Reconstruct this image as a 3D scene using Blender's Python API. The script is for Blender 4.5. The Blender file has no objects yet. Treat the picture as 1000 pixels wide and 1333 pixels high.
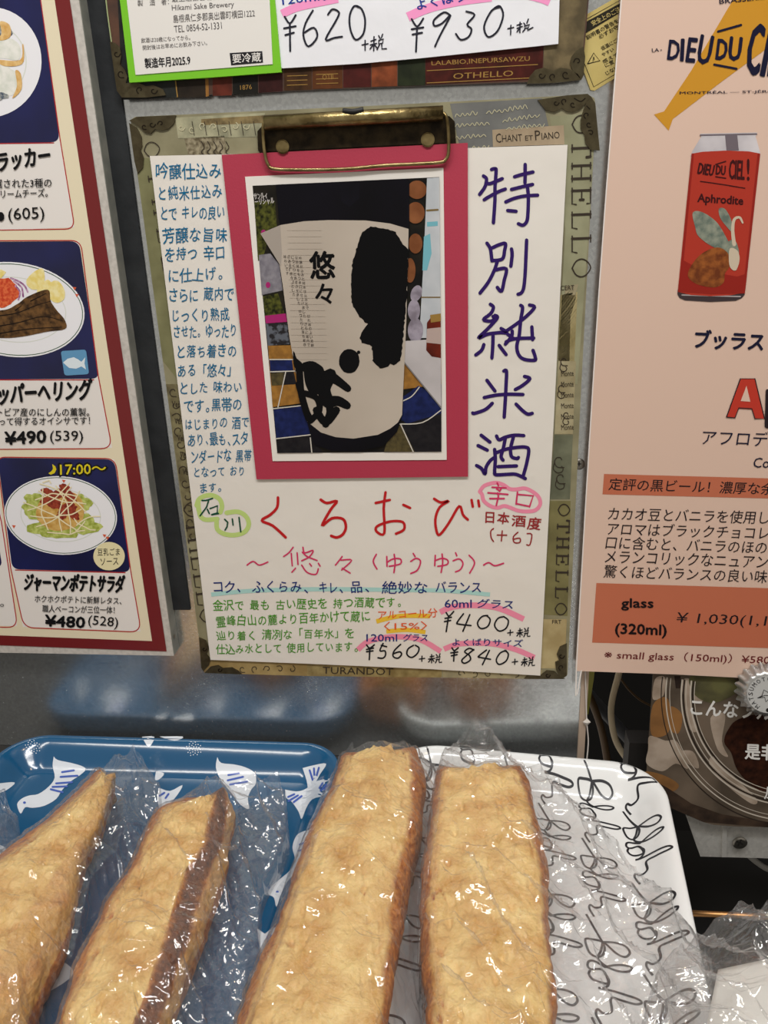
import bpy, bmesh, math, random
from mathutils import Vector, Matrix, noise
from mathutils.geometry import tessellate_polygon

# ------------------------------------------------------------------ camera
SC = bpy.context.scene
COL = SC.collection
FPX, CX, CY = 1015.0, 500.0, 666.5
RW = ((0.99447767, 0.09814222, -0.03717873),
      (-0.00196821, -0.33675416, -0.94159055),
      (-0.10492988, 0.93646395, -0.33470133))      # rows: camera x, y(down), z(forward)
CAM = Vector((0.1686026, -0.42190059, 0.32030689))
cd = bpy.data.cameras.new('camera')
cam = bpy.data.objects.new('camera', cd); COL.objects.link(cam)
cd.sensor_fit = 'HORIZONTAL'; cd.sensor_width = 36.0; cd.lens = 36.0 * FPX / 1000.0
cd.clip_start = 0.01; cd.clip_end = 50
mw = Matrix.Identity(4)
for i in range(3):
    mw[i][0] = RW[0][i]; mw[i][1] = -RW[1][i]; mw[i][2] = -RW[2][i]; mw[i][3] = CAM[i]
cam.matrix_world = mw
SC.camera = cam

# ------------------------------------------------------------------ world, lights, exposure
SC.view_settings.view_transform = 'Standard'
SC.view_settings.look = 'None'
SC.view_settings.gamma = 1.0
SC.view_settings.use_curve_mapping = False
SC.view_settings.exposure = 0.0
SC.cycles.transparent_max_bounces = 24
SC.cycles.max_bounces = 10
wd = bpy.data.worlds.new('room_light'); SC.world = wd; wd.use_nodes = True
wd.node_tree.nodes['Background'].inputs[0].default_value = (1.0, 0.93, 0.84, 1)
wd.node_tree.nodes['Background'].inputs[1].default_value = 0.40

def area(name, loc, target, sx, sy, power, color):
    l = bpy.data.lights.new(name, 'AREA'); l.shape = 'RECTANGLE'; l.size = sx; l.size_y = sy
    l.energy = power; l.color = color
    o = bpy.data.objects.new(name, l); COL.objects.link(o); o.location = loc
    o.rotation_euler = (Vector(target) - Vector(loc)).to_track_quat('-Z', 'Y').to_euler()
    return o
area('unseen_overhead_lamp', (0.18, -0.42, 0.98), (0.17, -0.03, 0.08), 0.55, 0.06, 4.15, (0.97, 0.985, 1.0))  # unseen lamp overhead, placed for the top-to-bottom falloff on the signs
area('ceiling_lamp', (-0.75, -1.1, 2.0), (0.1, 0, 0.2), 0.9, 0.15, 10, (1, 0.95, 0.87))
area('ceiling_lamp', (0.95, -1.0, 2.0), (0.2, 0, 0.2), 0.9, 0.15, 13, (1, 0.95, 0.88))
area('spot_lamp', (0.62, -0.35, 1.7), (0.2, -0.1, 0.05), 0.06, 0.06, 1.2, (1, 0.72, 0.42))

# ------------------------------------------------------------------ projection helpers: where a sight line meets a real plane
def ray(px, py):
    c = ((px - CX) / FPX, (py - CY) / FPX, 1.0)
    return Vector([RW[0][i]*c[0] + RW[1][i]*c[1] + RW[2][i]*c[2] for i in range(3)])
def W(px, py, off=0.0):
    d = ray(px, py); k = (-off - CAM.y) / d.y
    return CAM + d * k
def T(px, py, z=0.0):
    d = ray(px, py); k = (z - CAM.z) / d.z
    return CAM + d * k
def proj(p):
    v = Vector(p) - CAM
    c = [sum(RW[r][i]*v[i] for i in range(3)) for r in range(3)]
    return CX + FPX*c[0]/c[2], CY + FPX*c[1]/c[2]
def wallmap(off, k=0.0, y0=0.0):
    return lambda px, py, lay=0: W(px, py, off + k*(py-y0) + lay)

# ------------------------------------------------------------------ materials
def lin(c):
    return tuple(((x/255)/12.92 if x/255 <= 0.04045 else ((x/255+0.055)/1.055)**2.4) for x in c) + (1,)
MATS = {}
def mat(name, rgb, rough=0.6, metal=0.0, spec=0.5, rgb2=None, scale=200, detail=3, bump=0, bscale=None, coat=0, contrast=(0.35, 0.65), attr=None):
    if name in MATS: return MATS[name]
    m = bpy.data.materials.new(name); m.use_nodes = True
    nt = m.node_tree; b = nt.nodes['Principled BSDF']
    b.inputs['Base Color'].default_value = lin(rgb); b.inputs['Roughness'].default_value = rough
    b.inputs['Metallic'].default_value = metal; b.inputs['Specular IOR Level'].default_value = spec
    b.inputs['Coat Weight'].default_value = coat; b.inputs['Coat Roughness'].default_value = 0.08
    if rgb2 or bump:
        tc = nt.nodes.new('ShaderNodeTexCoord')
        if rgb2:
            n = nt.nodes.new('ShaderNodeTexNoise'); n.inputs['Scale'].default_value = scale; n.inputs['Detail'].default_value = detail
            r = nt.nodes.new('ShaderNodeValToRGB'); r.color_ramp.elements[0].position = contrast[0]; r.color_ramp.elements[1].position = contrast[1]
            r.color_ramp.elements[0].color = lin(rgb); r.color_ramp.elements[1].color = lin(rgb2)
            nt.links.new(tc.outputs['Object'], n.inputs['Vector']); nt.links.new(n.outputs['Fac'], r.inputs['Fac'])
            nt.links.new(r.outputs['Color'], b.inputs['Base Color'])
        if bump:
            n2 = nt.nodes.new('ShaderNodeTexNoise'); n2.inputs['Scale'].default_value = bscale or scale; n2.inputs['Detail'].default_value = 4
            bp = nt.nodes.new('ShaderNodeBump'); bp.inputs['Strength'].default_value = bump; bp.inputs['Distance'].default_value = 0.002
            nt.links.new(tc.outputs['Object'], n2.inputs['Vector']); nt.links.new(n2.outputs['Fac'], bp.inputs['Height'])
            nt.links.new(bp.outputs['Normal'], b.inputs['Normal'])
    MATS[name] = m
    return m

# ------------------------------------------------------------------ object helpers
def mesh_obj(name, verts, faces, m=None, parent=None, smooth=False):
    me = bpy.data.meshes.new(name); me.from_pydata([tuple(v) for v in verts], [], faces); me.update()
    if m: me.materials.append(m)
    if smooth: me.polygons.foreach_set('use_smooth', [True]*len(me.polygons))
    o = bpy.data.objects.new(name, me); COL.objects.link(o)
    if parent:
        o.parent = parent
        o.matrix_parent_inverse = Matrix.Translation(-Vector(root_loc(parent)))
    return o
def root_loc(o):
    v = Vector((0, 0, 0))
    while o:
        v += o.location; o = o.parent if o.type == 'EMPTY' or o.location.length == 0 else None
    return v
def tag(o, label=None, cat=None, group=None, kind=None):
    if label: o['label'] = label
    if cat: o['category'] = cat
    if group: o['group'] = group
    if kind: o['kind'] = kind
    return o
def thing(name, label, cat, loc=(0, 0, 0), group=None):
    o = bpy.data.objects.new(name, None); COL.objects.link(o); o.location = loc; o.empty_display_size = 0.01
    return tag(o, label, cat, group)
def box_vf(a, b):
    (x0, y0, z0), (x1, y1, z1) = a, b
    v = [(x0,y0,z0),(x1,y0,z0),(x1,y1,z0),(x0,y1,z0),(x0,y0,z1),(x1,y0,z1),(x1,y1,z1),(x0,y1,z1)]
    f = [(0,3,2,1),(4,5,6,7),(0,1,5,4),(1,2,6,5),(2,3,7,6),(3,0,4,7)]
    return v, f
def box(name, a, b, m, parent=None, bevel=0):
    v, f = box_vf(a, b); o = mesh_obj(name, v, f, m, parent)
    if bevel: bev(o, bevel)
    return o
def bev(o, w, seg=2):
    bm = bmesh.new(); bm.from_mesh(o.data)
    bmesh.ops.bevel(bm, geom=bm.edges[:], offset=w, segments=seg, affect='EDGES', profile=0.5)
    bm.to_mesh(o.data); bm.free()
    o.data.polygons.foreach_set('use_smooth', [False]*len(o.data.polygons))
def tess(pts):
    return [tuple(t) for t in tessellate_polygon([[Vector((p[0], p[1], 0)) for p in pts]])]
def slab(name, pts, off0, off1, m, parent=None, front=None):
    """a thin sheet on the wall: outline in picture pixels laid on the plane, front at off1, back at off0"""
    F = [front(x, y) if front else W(x, y, off1) for x, y in pts]
    B = [Vector((p.x, -off0, p.z)) for p in F]
    n = len(pts); tr = tess(pts)
    faces = []
    for t in tr: faces.append(t)
    for t in tr: faces.append((t[2]+n, t[1]+n, t[0]+n))
    for i in range(n): faces.append((i, (i+1) % n, (i+1) % n + n, i + n))
    o = mesh_obj(name, F+B, faces, m, parent)
    bm = bmesh.new(); bm.from_mesh(o.data); bmesh.ops.recalc_face_normals(bm, faces=bm.faces[:]); bm.to_mesh(o.data); bm.free()
    return o
def tube(name, pts, r, m, parent=None, seg=10, closed=False, smoothpath=True):
    P = [Vector(p) for p in pts]
    if smoothpath: P = smooth3(P, 6)
    R = r if isinstance(r, (list, tuple)) else [r]*len(P)
    if len(R) != len(P): R = [R[min(int(i*len(R)/len(P)), len(R)-1)] for i in range(len(P))]
    v = []; f = []; up = Vector((0, -1, 0.01)).normalized()
    prev = None
    for i, p in enumerate(P):
        t = (P[min(i+1, len(P)-1)] - P[max(i-1, 0)]).normalized()
        if prev is None:
            a = t.cross(up)
            if a.length < 1e-4: a = t.cross(Vector((1, 0, 0)))
            a.normalize()
        else:
            a = (prev - t*prev.dot(t)).normalized()
        prev = a; b = t.cross(a)
        for k in range(seg):
            an = 2*math.pi*k/seg
            v.append(p + (a*math.cos(an) + b*math.sin(an))*R[i])
    for i in range(len(P)-1):
        for k in range(seg):
            f.append((i*seg+k, i*seg+(k+1) % seg, (i+1)*seg+(k+1) % seg, (i+1)*seg+k))
    f.append(tuple(range(seg))[::-1]); f.append(tuple((len(P)-1)*seg+k for k in range(seg)))
    return mesh_obj(name, v, f, m, parent, smooth=True)
def cr(a, b, c, d, t):
    return 0.5*((2*b) + (c-a)*t + (2*a-5*b+4*c-d)*t*t + (3*b-a-3*c+d)*t*t*t)
def smooth3(P, n):
    out = []
    for i in range(len(P)-1):
        a, b, c, d = P[max(i-1, 0)], P[i], P[i+1], P[min(i+2, len(P)-1)]
        for k in range(n): out.append(cr(a, b, c, d, k/n))
    out.append(P[-1]); return out
def smooth2(P, n):
    return [(v.x, v.y) for v in smooth3([Vector((p[0], p[1], 0)) for p in P], n)]

# ------------------------------------------------------------------ flat print: ink laid on a surface
SHINY = ('menu_red', 'bird_white', 'bird_stripe', 'script_black', 'menu_navy', 'menu_cream')
SPLIT = ('menu_cell', 'photo_ground', 'price_band', 'photo_jar', 'bird_neck')
class Ink:
    def __init__(s, name, m, mp, parent, lay=0.0001):
        s.v = []; s.pr = []; s.e = []; s.j = 0; s.f = []; s.name = name; s.m = m; s.mp = mp; s.parent = parent; s.lay = lay
        if m and m.name not in SHINY: m.node_tree.nodes['Principled BSDF'].inputs['Specular IOR Level'].default_value = 0.16
    def glyphs(s, pts, faces, bold):
        s.add(pts, faces)
        if bold > 0.002:
            r = bold
            for dx, dy in ((r, 0), (-r, 0), (0, r), (0, -r), (r*.7, r*.7), (-r*.7, -r*.7)) if r > .25 else ((r, 0), (0, r)):
                s.add([(p[0]+dx, p[1]+dy) for p in pts], faces)
    def add(s, pts, faces):
        s.pr.append((len(s.v), len(s.v)+len(pts), len(s.f), len(s.f)+len(faces)))
        b = len(s.v); s.v += [(p[0], p[1]) for p in pts]; s.e += [s.j*1.6e-6]*len(pts); s.j = (s.j+1) % 20; s.f += [tuple(i+b for i in f) for f in faces]
    def poly(s, pts):
        s.add(pts, tess(pts)); return s
    def spoly(s, pts, n=5):
        P = [tuple(p) for p in pts]; Q = smooth2([P[-1]] + P + [P[0], P[1]], n); return s.poly(Q[n:-n-1])
    def rect(s, tl, tr, br, bl, r=0):
        P = [tl, tr, br, bl]
        if r:
            Q = []
            for i in range(4):
                p = Vector(P[i]); a = Vector(P[i-1]) - p; b = Vector(P[(i+1) % 4]) - p
                a = p + a.normalized()*r; b = p + b.normalized()*r
                for k in range(7):
                    t = k/6; Q.append(tuple(a*(1-t)**2 + p*2*t*(1-t) + b*t*t))
            P = Q
        return s.poly(P)
    def ell(s, cx, cy, rx, ry=None, rot=0, n=32):
        ry = ry or rx; c, q = math.cos(math.radians(rot)), math.sin(math.radians(rot))
        pts = [(cx + rx*math.cos(a)*c - ry*math.sin(a)*q, cy + rx*math.cos(a)*q + ry*math.sin(a)*c) for a in [2*math.pi*i/n for i in range(n)]]
        s.add(pts, [tuple(range(n))]); return s
    def stroke(s, pts, w, sm=4, cap=True):
        pts = [tuple(p) for p in pts]
        if sm and len(pts) > 2: pts = smooth2(pts, sm)
        n = len(pts)
        ws = [w]*n if not isinstance(w, (list, tuple)) else [w[0] + (w[-1]-w[0])*i/(n-1) if len(w) == 2 else w[min(int(i*(len(w)-1)/(n-1)+0.5), len(w)-1)] for i in range(n)]
        L = []; R = []
        for i in range(n):
            a = Vector(pts[max(i-1, 0)]); b = Vector(pts[min(i+1, n-1)]); t = b-a
            if t.length < 1e-6: t = Vector((1, 0))
            t.normalize(); nn = Vector((-t.y, t.x))*ws[i]/2; p = Vector(pts[i])
            L.append(tuple(p+nn)); R.append(tuple(p-nn))
        s.add(L+R, [(i, i+1, n+i+1, n+i) for i in range(n-1)])
        if cap:
            s.ell(pts[0][0], pts[0][1], ws[0]/2, n=8); s.ell(pts[-1][0], pts[-1][1], ws[-1]/2, n=8)
            if sm == 0:
                for i in range(1, n-1): s.ell(pts[i][0], pts[i][1], ws[i]/2, n=8)
        return s
    def strokes(s, lst, w, ox=0, oy=0, k=1.0, sm=4):
        """traced pen strokes: coordinates in a zoomed crop, k crop pixels per picture pixel"""
        for st in lst: s.stroke([(ox+x/k, oy+y/k) for x, y in st], w, sm)
        return s
    def outline(s, pts, w, r=0):
        P = list(pts)
        if r:
            Q = []
            for i in range(len(P)):
                p = Vector(P[i]); a = Vector(P[i-1]) - p; b = Vector(P[(i+1) % len(P)]) - p
                a = p + a.normalized()*r; b = p + b.normalized()*r
                for k in range(7):
                    t = k/6; Q.append(tuple(a*(1-t)**2 + p*2*t*(1-t) + b*t*t))
            P = Q
        return s.stroke(P+[P[0]], w, sm=0)
    def text(s, txt, x0, y0, x1, y1, h, bold=0.0, slant=0.0, jit=0.0, up=None, res=2):
        """txt with its foot on the line (x0,y0)-(x1,y1), h tall, fitted to that length"""
        e = Vector((x1-x0, y1-y0)); ln = e.length; e.normalize()
        u = Vector(up).normalized() if up else Vector((e.y, -e.x))
        if jit:
            adv = 0; lay = []
            for ch in txt:
                w_ = 0.45 if ch in ' ' else (0.6 if ord(ch) < 256 or ch in '、。.・' else 1.0)
                lay.append((ch, adv, w_)); adv += w_
            rnd = random.Random(txt)
            for ch, ad, w_ in lay:
                if ch == ' ': continue
                V, F = glyph(ch, 0, res)
                if not V: continue
                mx = [p[0] for p in V]; gx0, gx1 = min(mx), max(mx); gw = (w_ if w_ < 1 else 1.0)
                off = ((gw-(gx1-gx0))/2-gx0) if w_ < 1 else 0
                an = rnd.uniform(-jit, jit)*0.12; sc = 1+rnd.uniform(-jit, jit)*0.12; dy = rnd.uniform(-jit, jit)*0.06; sl = slant+rnd.uniform(-jit, jit)*0.1
                ca, sa = math.cos(an), math.sin(an)
                out = []
                for gx, gy in V:
                    qx = (gx+off-0.5*gw)*sc*0.98; qy = (gy-0.36)*sc
                    qx += qy*sl
                    rx = qx*ca - qy*sa + 0.5*gw + ad; ry = qx*sa + qy*ca + 0.42 + dy
                    p = Vector((x0, y0)) + e*(rx/adv*ln) + u*(ry*h); out.append(tuple(p))
                s.glyphs(out, F, bold*h*0.8)
        else:
            V, F = glyph(txt, 0, res)
            xs = [p[0] for p in V]; ys = [p[1] for p in V]
            a, b = min(xs), max(xs); c, d = (min(ys), max(ys)) 
            c = max(c, -0.3)
            s.glyphs([tuple(Vector((x0, y0)) + e*(((x-a)/(b-a))*ln + (y-c)/(d-c)*h*slant) + u*((y-c)/(d-c)*h)) for x, y in V], F, bold*h)
        return s
    def done(s, kind=None):
        if s.name in SPLIT or s.name.endswith('_picture'):
            for v0, v1, f0, f1 in s.pr:
                o = mesh_obj(s.name, [s.mp(s.v[i][0], s.v[i][1], s.lay+s.e[i]) for i in range(v0, v1)], [tuple(k-v0 for k in f) for f in s.f[f0:f1]], s.m, s.parent)
            return o
        o = mesh_obj(s.name, [s.mp(x, y, s.lay+e) for (x, y), e in zip(s.v, s.e)], s.f, s.m, s.parent)
        if kind or len(s.pr) > 1: o['kind'] = 'stuff'
        return o
GL = {}
def glyph(txt, bold, res):
    key = (txt, bold, res)
    if key not in GL:
        c = bpy.data.curves.new('lettering', 'FONT'); c.body = txt; c.size = 1.0; c.resolution_u = res; c.offset = bold
        c.fill_mode = 'FRONT'
        o = bpy.data.objects.new('lettering', c)
        me = bpy.data.meshes.new_from_object(o)
        GL[key] = ([(v.co.x, v.co.y) for v in me.vertices], [tuple(p.vertices) for p in me.polygons])
        bpy.data.objects.remove(o); bpy.data.meshes.remove(me); bpy.data.curves.remove(c)
    return GL[key]
INKS = {}
def ink(rgb, rough=0.5):
    n = 'ink_%02x%02x%02x' % tuple(rgb)
    return mat(n, rgb, rough=rough)
# ------------------------------------------------------------------ large structure
def steel_mat(name, rgb, rough, tintscale=700, metal=0.8):
    m = bpy.data.materials.new(name); m.use_nodes = True; nt = m.node_tree; b = nt.nodes['Principled BSDF']
    b.inputs['Metallic'].default_value = metal
    tc = nt.nodes.new('ShaderNodeTexCoord')
    v = nt.nodes.new('ShaderNodeTexVoronoi'); v.inputs['Scale'].default_value = tintscale; v.feature = 'F1'
    n = nt.nodes.new('ShaderNodeTexNoise'); n.inputs['Scale'].default_value = 900; n.inputs['Detail'].default_value = 5
    mx = nt.nodes.new('ShaderNodeMix'); mx.data_type = 'RGBA'; mx.inputs[6].default_value = lin([c*0.92 for c in rgb]); mx.inputs[7].default_value = lin([min(255, c*1.02) for c in rgb])
    nt.links.new(tc.outputs['Object'], v.inputs['Vector']); nt.links.new(tc.outputs['Object'], n.inputs['Vector'])
    nt.links.new(v.outputs['Color'], mx.inputs[0]); nt.links.new(mx.outputs[2], b.inputs['Base Color'])
    mr = nt.nodes.new('ShaderNodeMapRange'); mr.inputs[3].default_value = rough-0.07; mr.inputs[4].default_value = rough+0.13
    nt.links.new(n.outputs['Fac'], mr.inputs[0]); nt.links.new(mr.outputs[0], b.inputs['Roughness'])
    n2 = nt.nodes.new('ShaderNodeTexNoise'); n2.inputs['Scale'].default_value = 35; n2.inputs['Detail'].default_value = 3
    bp = nt.nodes.new('ShaderNodeBump'); bp.inputs['Strength'].default_value = 0.06; bp.inputs['Distance'].default_value = 0.002
    nt.links.new(tc.outputs['Object'], n2.inputs['Vector']); nt.links.new(n2.outputs['Fac'], bp.inputs['Height']); nt.links.new(bp.outputs['Normal'], b.inputs['Normal'])
    return m
M_STEEL = steel_mat('galvanised_steel', (214, 218, 218), 0.20, 700, 0.92)
M_GALV = steel_mat('bracket_steel', (206, 204, 198), 0.34, 500, 0.45)
M_BLACK = mat('dark_void', (13, 12, 11), rough=0.8)
M_COUNTER = mat('counter_black', (22, 20, 19), rough=0.45, rgb2=(32, 29, 26), scale=40)
PX = W(750, 930, 0).x                       # right edge of the steel panel
o = box('wall_back', (-0.6, 0, -0.02), (PX+0.002, 0.012, 0.75), M_STEEL); tag(o, kind='structure'); o['label'] = 'galvanised steel panel behind the signs'
o = box('trim_1', (PX+0.002, -0.0012, -0.02), (PX+0.0062, 0.014, 0.75), mat('tan_edge', (176, 156, 138), rough=0.5)); tag(o, kind='structure'); o['label'] = 'pale tan edging strip down the right side of the steel panel'
o = box('floor', (-0.6, -0.62, -0.02), (PX+0.03, -0.0005, 0.0), M_COUNTER); tag(o, kind='structure'); o['label'] = 'black counter top under the trays'
o = box('wall_right', (PX+0.006, 0.16, -0.3), (0.9, 0.17, 0.75), M_BLACK); tag(o, kind='structure'); o['label'] = 'dark recess behind the cables'
o = box('trim_2', (PX+0.03, -0.62, -0.20), (0.9, 0.16, -0.19), M_BLACK); tag(o, kind='structure'); o['label'] = 'dark bottom of the recess beside the counter'
o = box('trim_3', (0.88, -0.3, -0.3), (0.9, 0.17, 0.75), M_BLACK); tag(o, kind='structure'); o['label'] = 'dark right side of the recess'

# dark strip painted in place of the dark reflection beside the menu board
M_REFL = mat('painted_reflection', (34, 36, 38), rough=0.6, spec=.2, rgb2=(44, 46, 48), scale=60, bump=0.1, bscale=300)
pts = [(119, -40), (172, -40), (178, 300), (206, 500), (240, 770), (243, 792), (219, 792), (190, 560), (160, 250)]
def vx(px, py): return W(px, py).x
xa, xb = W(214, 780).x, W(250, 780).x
o = box('reflection_strip', (xa, -0.0012, W(220, 793).z), (xb-0.0015, -0.0001, 0.75), M_REFL); tag(o, kind='structure')
o['label'] = 'dark grey strip standing in for a dark reflection in the steel panel beside the menu board'
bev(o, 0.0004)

# ------------------------------------------------------------------ menu board (left)
RED = (112, 28, 30); CREAM = (226, 214, 184); NAVY = (26, 30, 84); CELLW = (226, 220, 214)
mb = thing('menu_board', 'framed food menu board with dark red border and dish photos at the left', 'menu board', W(100, 830))
TB = 0.010
def MB(px, py, lay=0): return W(px, py, TB + lay*0.4)
M_FR = mat('board_edge', (196, 190, 182), rough=0.55, rgb2=(174, 168, 160), scale=400, contrast=(0.4, 0.75), detail=6)
fx1 = MB(226, 854).x; fz0 = MB(226, 854).z; fx0 = -0.42
box('frame', (fx0, -TB+0.0003, fz0), (fx1, 0, 0.72), M_FR, mb)
box('frame_side_skin', (fx1-0.0006, -TB+0.0006, fz0+.0004), (fx1+0.0003, -0.0002, 0.7199), mat('frame_side_shade', (118, 120, 114), rough=.5, rgb2=(136, 136, 128), scale=120), mb)  # darker grey skin that paints the shade of the frame's side
M_GLOSS = mat('menu_red', RED, rough=0.28)
def sheet(name, pts, off, m, par, lay=0.0002): return Ink(name, m, lambda x, y, l=0: W(x, y, off+lay), par).poly(pts).done()
Ink('border', M_GLOSS, MB, mb, 0.0).poly([(-170, -60), (82, -60), (150, 400), (217, 848), (0, 840), (-170, 834)]).done()
Ink('menu_sheet', mat('menu_cream', CREAM, rough=0.32), MB, mb, 0.0001).poly([(-170, -60), (62, -60), (138, 440), (198, 834.5), (0, 827), (-170, 820)]).done()
c = Ink('menu_cell', mat('cell_white', CELLW, rough=0.32), MB, mb, 0.0002)
cells = [
  [(-160, -50), (47, -50), (78, 178), (97, 296), (0, 300), (-160, 306)],
  [(-160, 316), (103, 314), (127, 485), (146, 583), (0, 584), (-160, 584)],
  [(-2, 596), (149, 598), (170, 742), (183, 822), (30, 816), (14, 740)],
  [(-160, 592), (-16, 596), (1, 660), (22, 807), (22, 815), (-160, 812)]]
for q in cells: c.poly(q) if len(q) > 6 else c.poly(q)
c.done()
c = Ink('photo_ground', mat('menu_navy', NAVY, rough=0.28, rgb2=(20, 22, 60), scale=25), MB, mb, 0.0003)
def rr(ink_, P, rs):
    Q = []
    for i in range(len(P)):
        p = Vector(P[i]); r = rs[i]
        if not r: Q.append(tuple(p)); continue
        a = Vector(P[i-1]) - p; b = Vector(P[(i+1) % len(P)]) - p
        a = p + a.normalized()*r; b = p + b.normalized()*r
        for k in range(7):
            t = k/6; Q.append(tuple(a*(1-t)**2 + p*2*t*(1-t) + b*t*t))
    ink_.poly(Q); return Q
rr(c, [(-160, -50), (46, -50), (78, 185), (-160, 190)], [0, 0, 12, 0])
rr(c, [(-160, 316), (103, 314), (129, 493), (-160, 495)], [0, 12, 10, 0])
rr(c, [(-3, 596), (149, 598), (170, 745), (16, 741)], [9, 12, 10, 10])
rr(c, [(-160, 592), (-20, 595), (3, 738), (-160, 736)], [0, 8, 8, 0])
c.done()
c = Ink('cell_outline', mat('menu_line', (176, 44, 44), rough=0.32), MB, mb, 0.0004)
for P, rs in [([(-160, -50), (46, -50), (78, 180), (97.5, 298), (-160, 302)], [0, 0, 0, 13, 0]),
              ([(-160, 314), (105, 313), (128, 490), (146, 584), (-160, 586)], [0, 13, 0, 15, 0]),
              ([(-4, 595), (150, 597), (170, 742), (184, 823), (31, 817), (14, 740)], [11, 13, 0, 15, 14, 0]),
              ([(-160, 591), (-19, 594), (2, 680), (23, 817), (-160, 812)], [0, 9, 0, 14, 0])]:
    tmp = Ink('x', None, MB, mb); q = rr(tmp, P, rs); c.stroke(q+[q[0]], 1.3, sm=0)
for a, b in [((-160, 189), (70, 186)), ((-160, 494.5), (122, 494.5)), ((20, 742), (163, 745.5))]: c.stroke([a, b], 1.3)
c.done()
# plates
c = Ink('plate_picture', mat('plate_white', (232, 231, 234), rough=0.35), MB, mb, 0.0005)
c.ell(-14, 81, 68, 72, 8, 48); c.ell(18, 403, 92.5, 61.5, 7, 56); c.ell(79, 671, 73.5, 51, 5, 56)
c.done()
c = Ink('plate_rim_picture', mat('plate_rim', (214, 216, 208), rough=0.35), MB, mb, 0.00055)
def ring(ik, cx, cy, rx, ry, rot, w):
    co, si = math.cos(math.radians(rot)), math.sin(math.radians(rot))
    ik.stroke([(cx + rx*math.cos(a)*co - ry*math.sin(a)*si, cy + rx*math.cos(a)*si + ry*math.sin(a)*co) for a in [2*math.pi*i/48 for i in range(49)]], w, sm=0, cap=False)
ring(c, 79, 671, 52, 34, 5, 1.2); ring(c, 18, 403, 68, 42, 7, 1.2); ring(c, -14, 81, 48, 50, 8, 1.5); c.done()
c = Ink('plate_rim_line', mat('rim_green', (60, 92, 62), rough=0.35), MB, mb, 0.0006)
ring(c, 79, 671, 71.5, 49, 5, 0.9); ring(c, 18, 403, 90, 59, 7, 1.0); c.done()
c = Ink('plate_rim_mark', mat('rim_orange', (206, 92, 60), rough=0.35), MB, mb, 0.00065)
for x, y in [(83, 626), (18, 685), (140, 700), (136, 697), (97, 375), (100, 384)]: c.poly([(x-2.5, y-1.5), (x+2.5, y-1), (x, y+3)])
c.done()
def blob(ik, cx, cy, rx, ry, seed, n=26, amp=0.22, rot=0):
    rnd = random.Random(seed); a0 = [rnd.uniform(0, 6.28) for _ in range(4)]
    co, si = math.cos(math.radians(rot)), math.sin(math.radians(rot)); P = []
    for i in range(n):
        a = 2*math.pi*i/n; r = 1 + amp*(0.5*math.sin(2*a+a0[0]) + 0.4*math.sin(3*a+a0[1]) + 0.4*math.sin(5*a+a0[2]) + 0.3*math.sin(9*a+a0[3]))
        x, y = rx*r*math.cos(a), ry*r*math.sin(a); P.append((cx+x*co-y*si, cy+x*si+y*co))
    ik.poly(P)
# potato salad
c = Ink('lettuce_picture', mat('lettuce', (146, 158, 62), rough=0.4, rgb2=(196, 204, 118), scale=420), MB, mb, 0.0007)
for i, (x, y, rx, ry) in enumerate([(50, 664, 21, 14), (70, 688, 30, 14), (105, 682, 26, 13), (45, 650, 12, 9), (104, 655, 14, 12)]): blob(c, x, y, rx, ry, i)
c.done()
c = Ink('potato_picture', mat('potato', (186, 140, 66), rough=0.4, rgb2=(214, 176, 104), scale=300), MB, mb, 0.0008)
c.spoly([(50, 656), (60, 645), (90, 640), (106, 650), (109, 672), (98, 686), (72, 691), (54, 682), (47, 670)]); c.done()
c = Ink('bacon_picture', mat('bacon', (116, 40, 32), rough=0.4, rgb2=(168, 74, 52), scale=500), MB, mb, 0.0009)
for i, (x, y, rx, ry, r) in enumerate([(62, 641, 9, 5, 20), (78, 642, 10, 7, -20), (92, 647, 9, 6, 30), (70, 655, 12, 7, 10), (88, 662, 14, 7, -15), (60, 652, 7, 5, 0), (97, 671, 8, 5, 40), (80, 672, 8, 4, 0), (84, 634, 7, 4, 10)]): blob(c, x, y, rx, ry, i+20, rot=r)
c.done()
c = Ink('sauce_picture', mat('sauce', (232, 220, 182), rough=0.35), MB, mb, 0.001)
rnd = random.Random(5)
for a, b, k in [((36, 664), (90, 628), 6), ((30, 655), (98, 690), -5), ((52, 630), (112, 668), -6), ((48, 686), (104, 640), 7), ((56, 636), (62, 690), 5), ((74, 632), (92, 694), -6), ((92, 634), (80, 692), 7), ((100, 684), (130, 672), -3), ((96, 676), (124, 690), 3), ((40, 672), (106, 664), 5), ((46, 650), (100, 646), -5), ((62, 694), (110, 690), 3), ((98, 690), (110, 678), 2), ((56, 629), (66, 628), -3), ((50, 640), (112, 655), 4)]:
    a = Vector(a); b = Vector(b); d = b-a; nn = Vector((-d.y, d.x)).normalized()
    c.stroke([tuple(a + d*t + nn*(k*math.sin(3.14*t) + rnd.uniform(-1.2, 1.2))) for t in [0, .2, .4, .6, .8, 1]], 1.5)
c.done()
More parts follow.
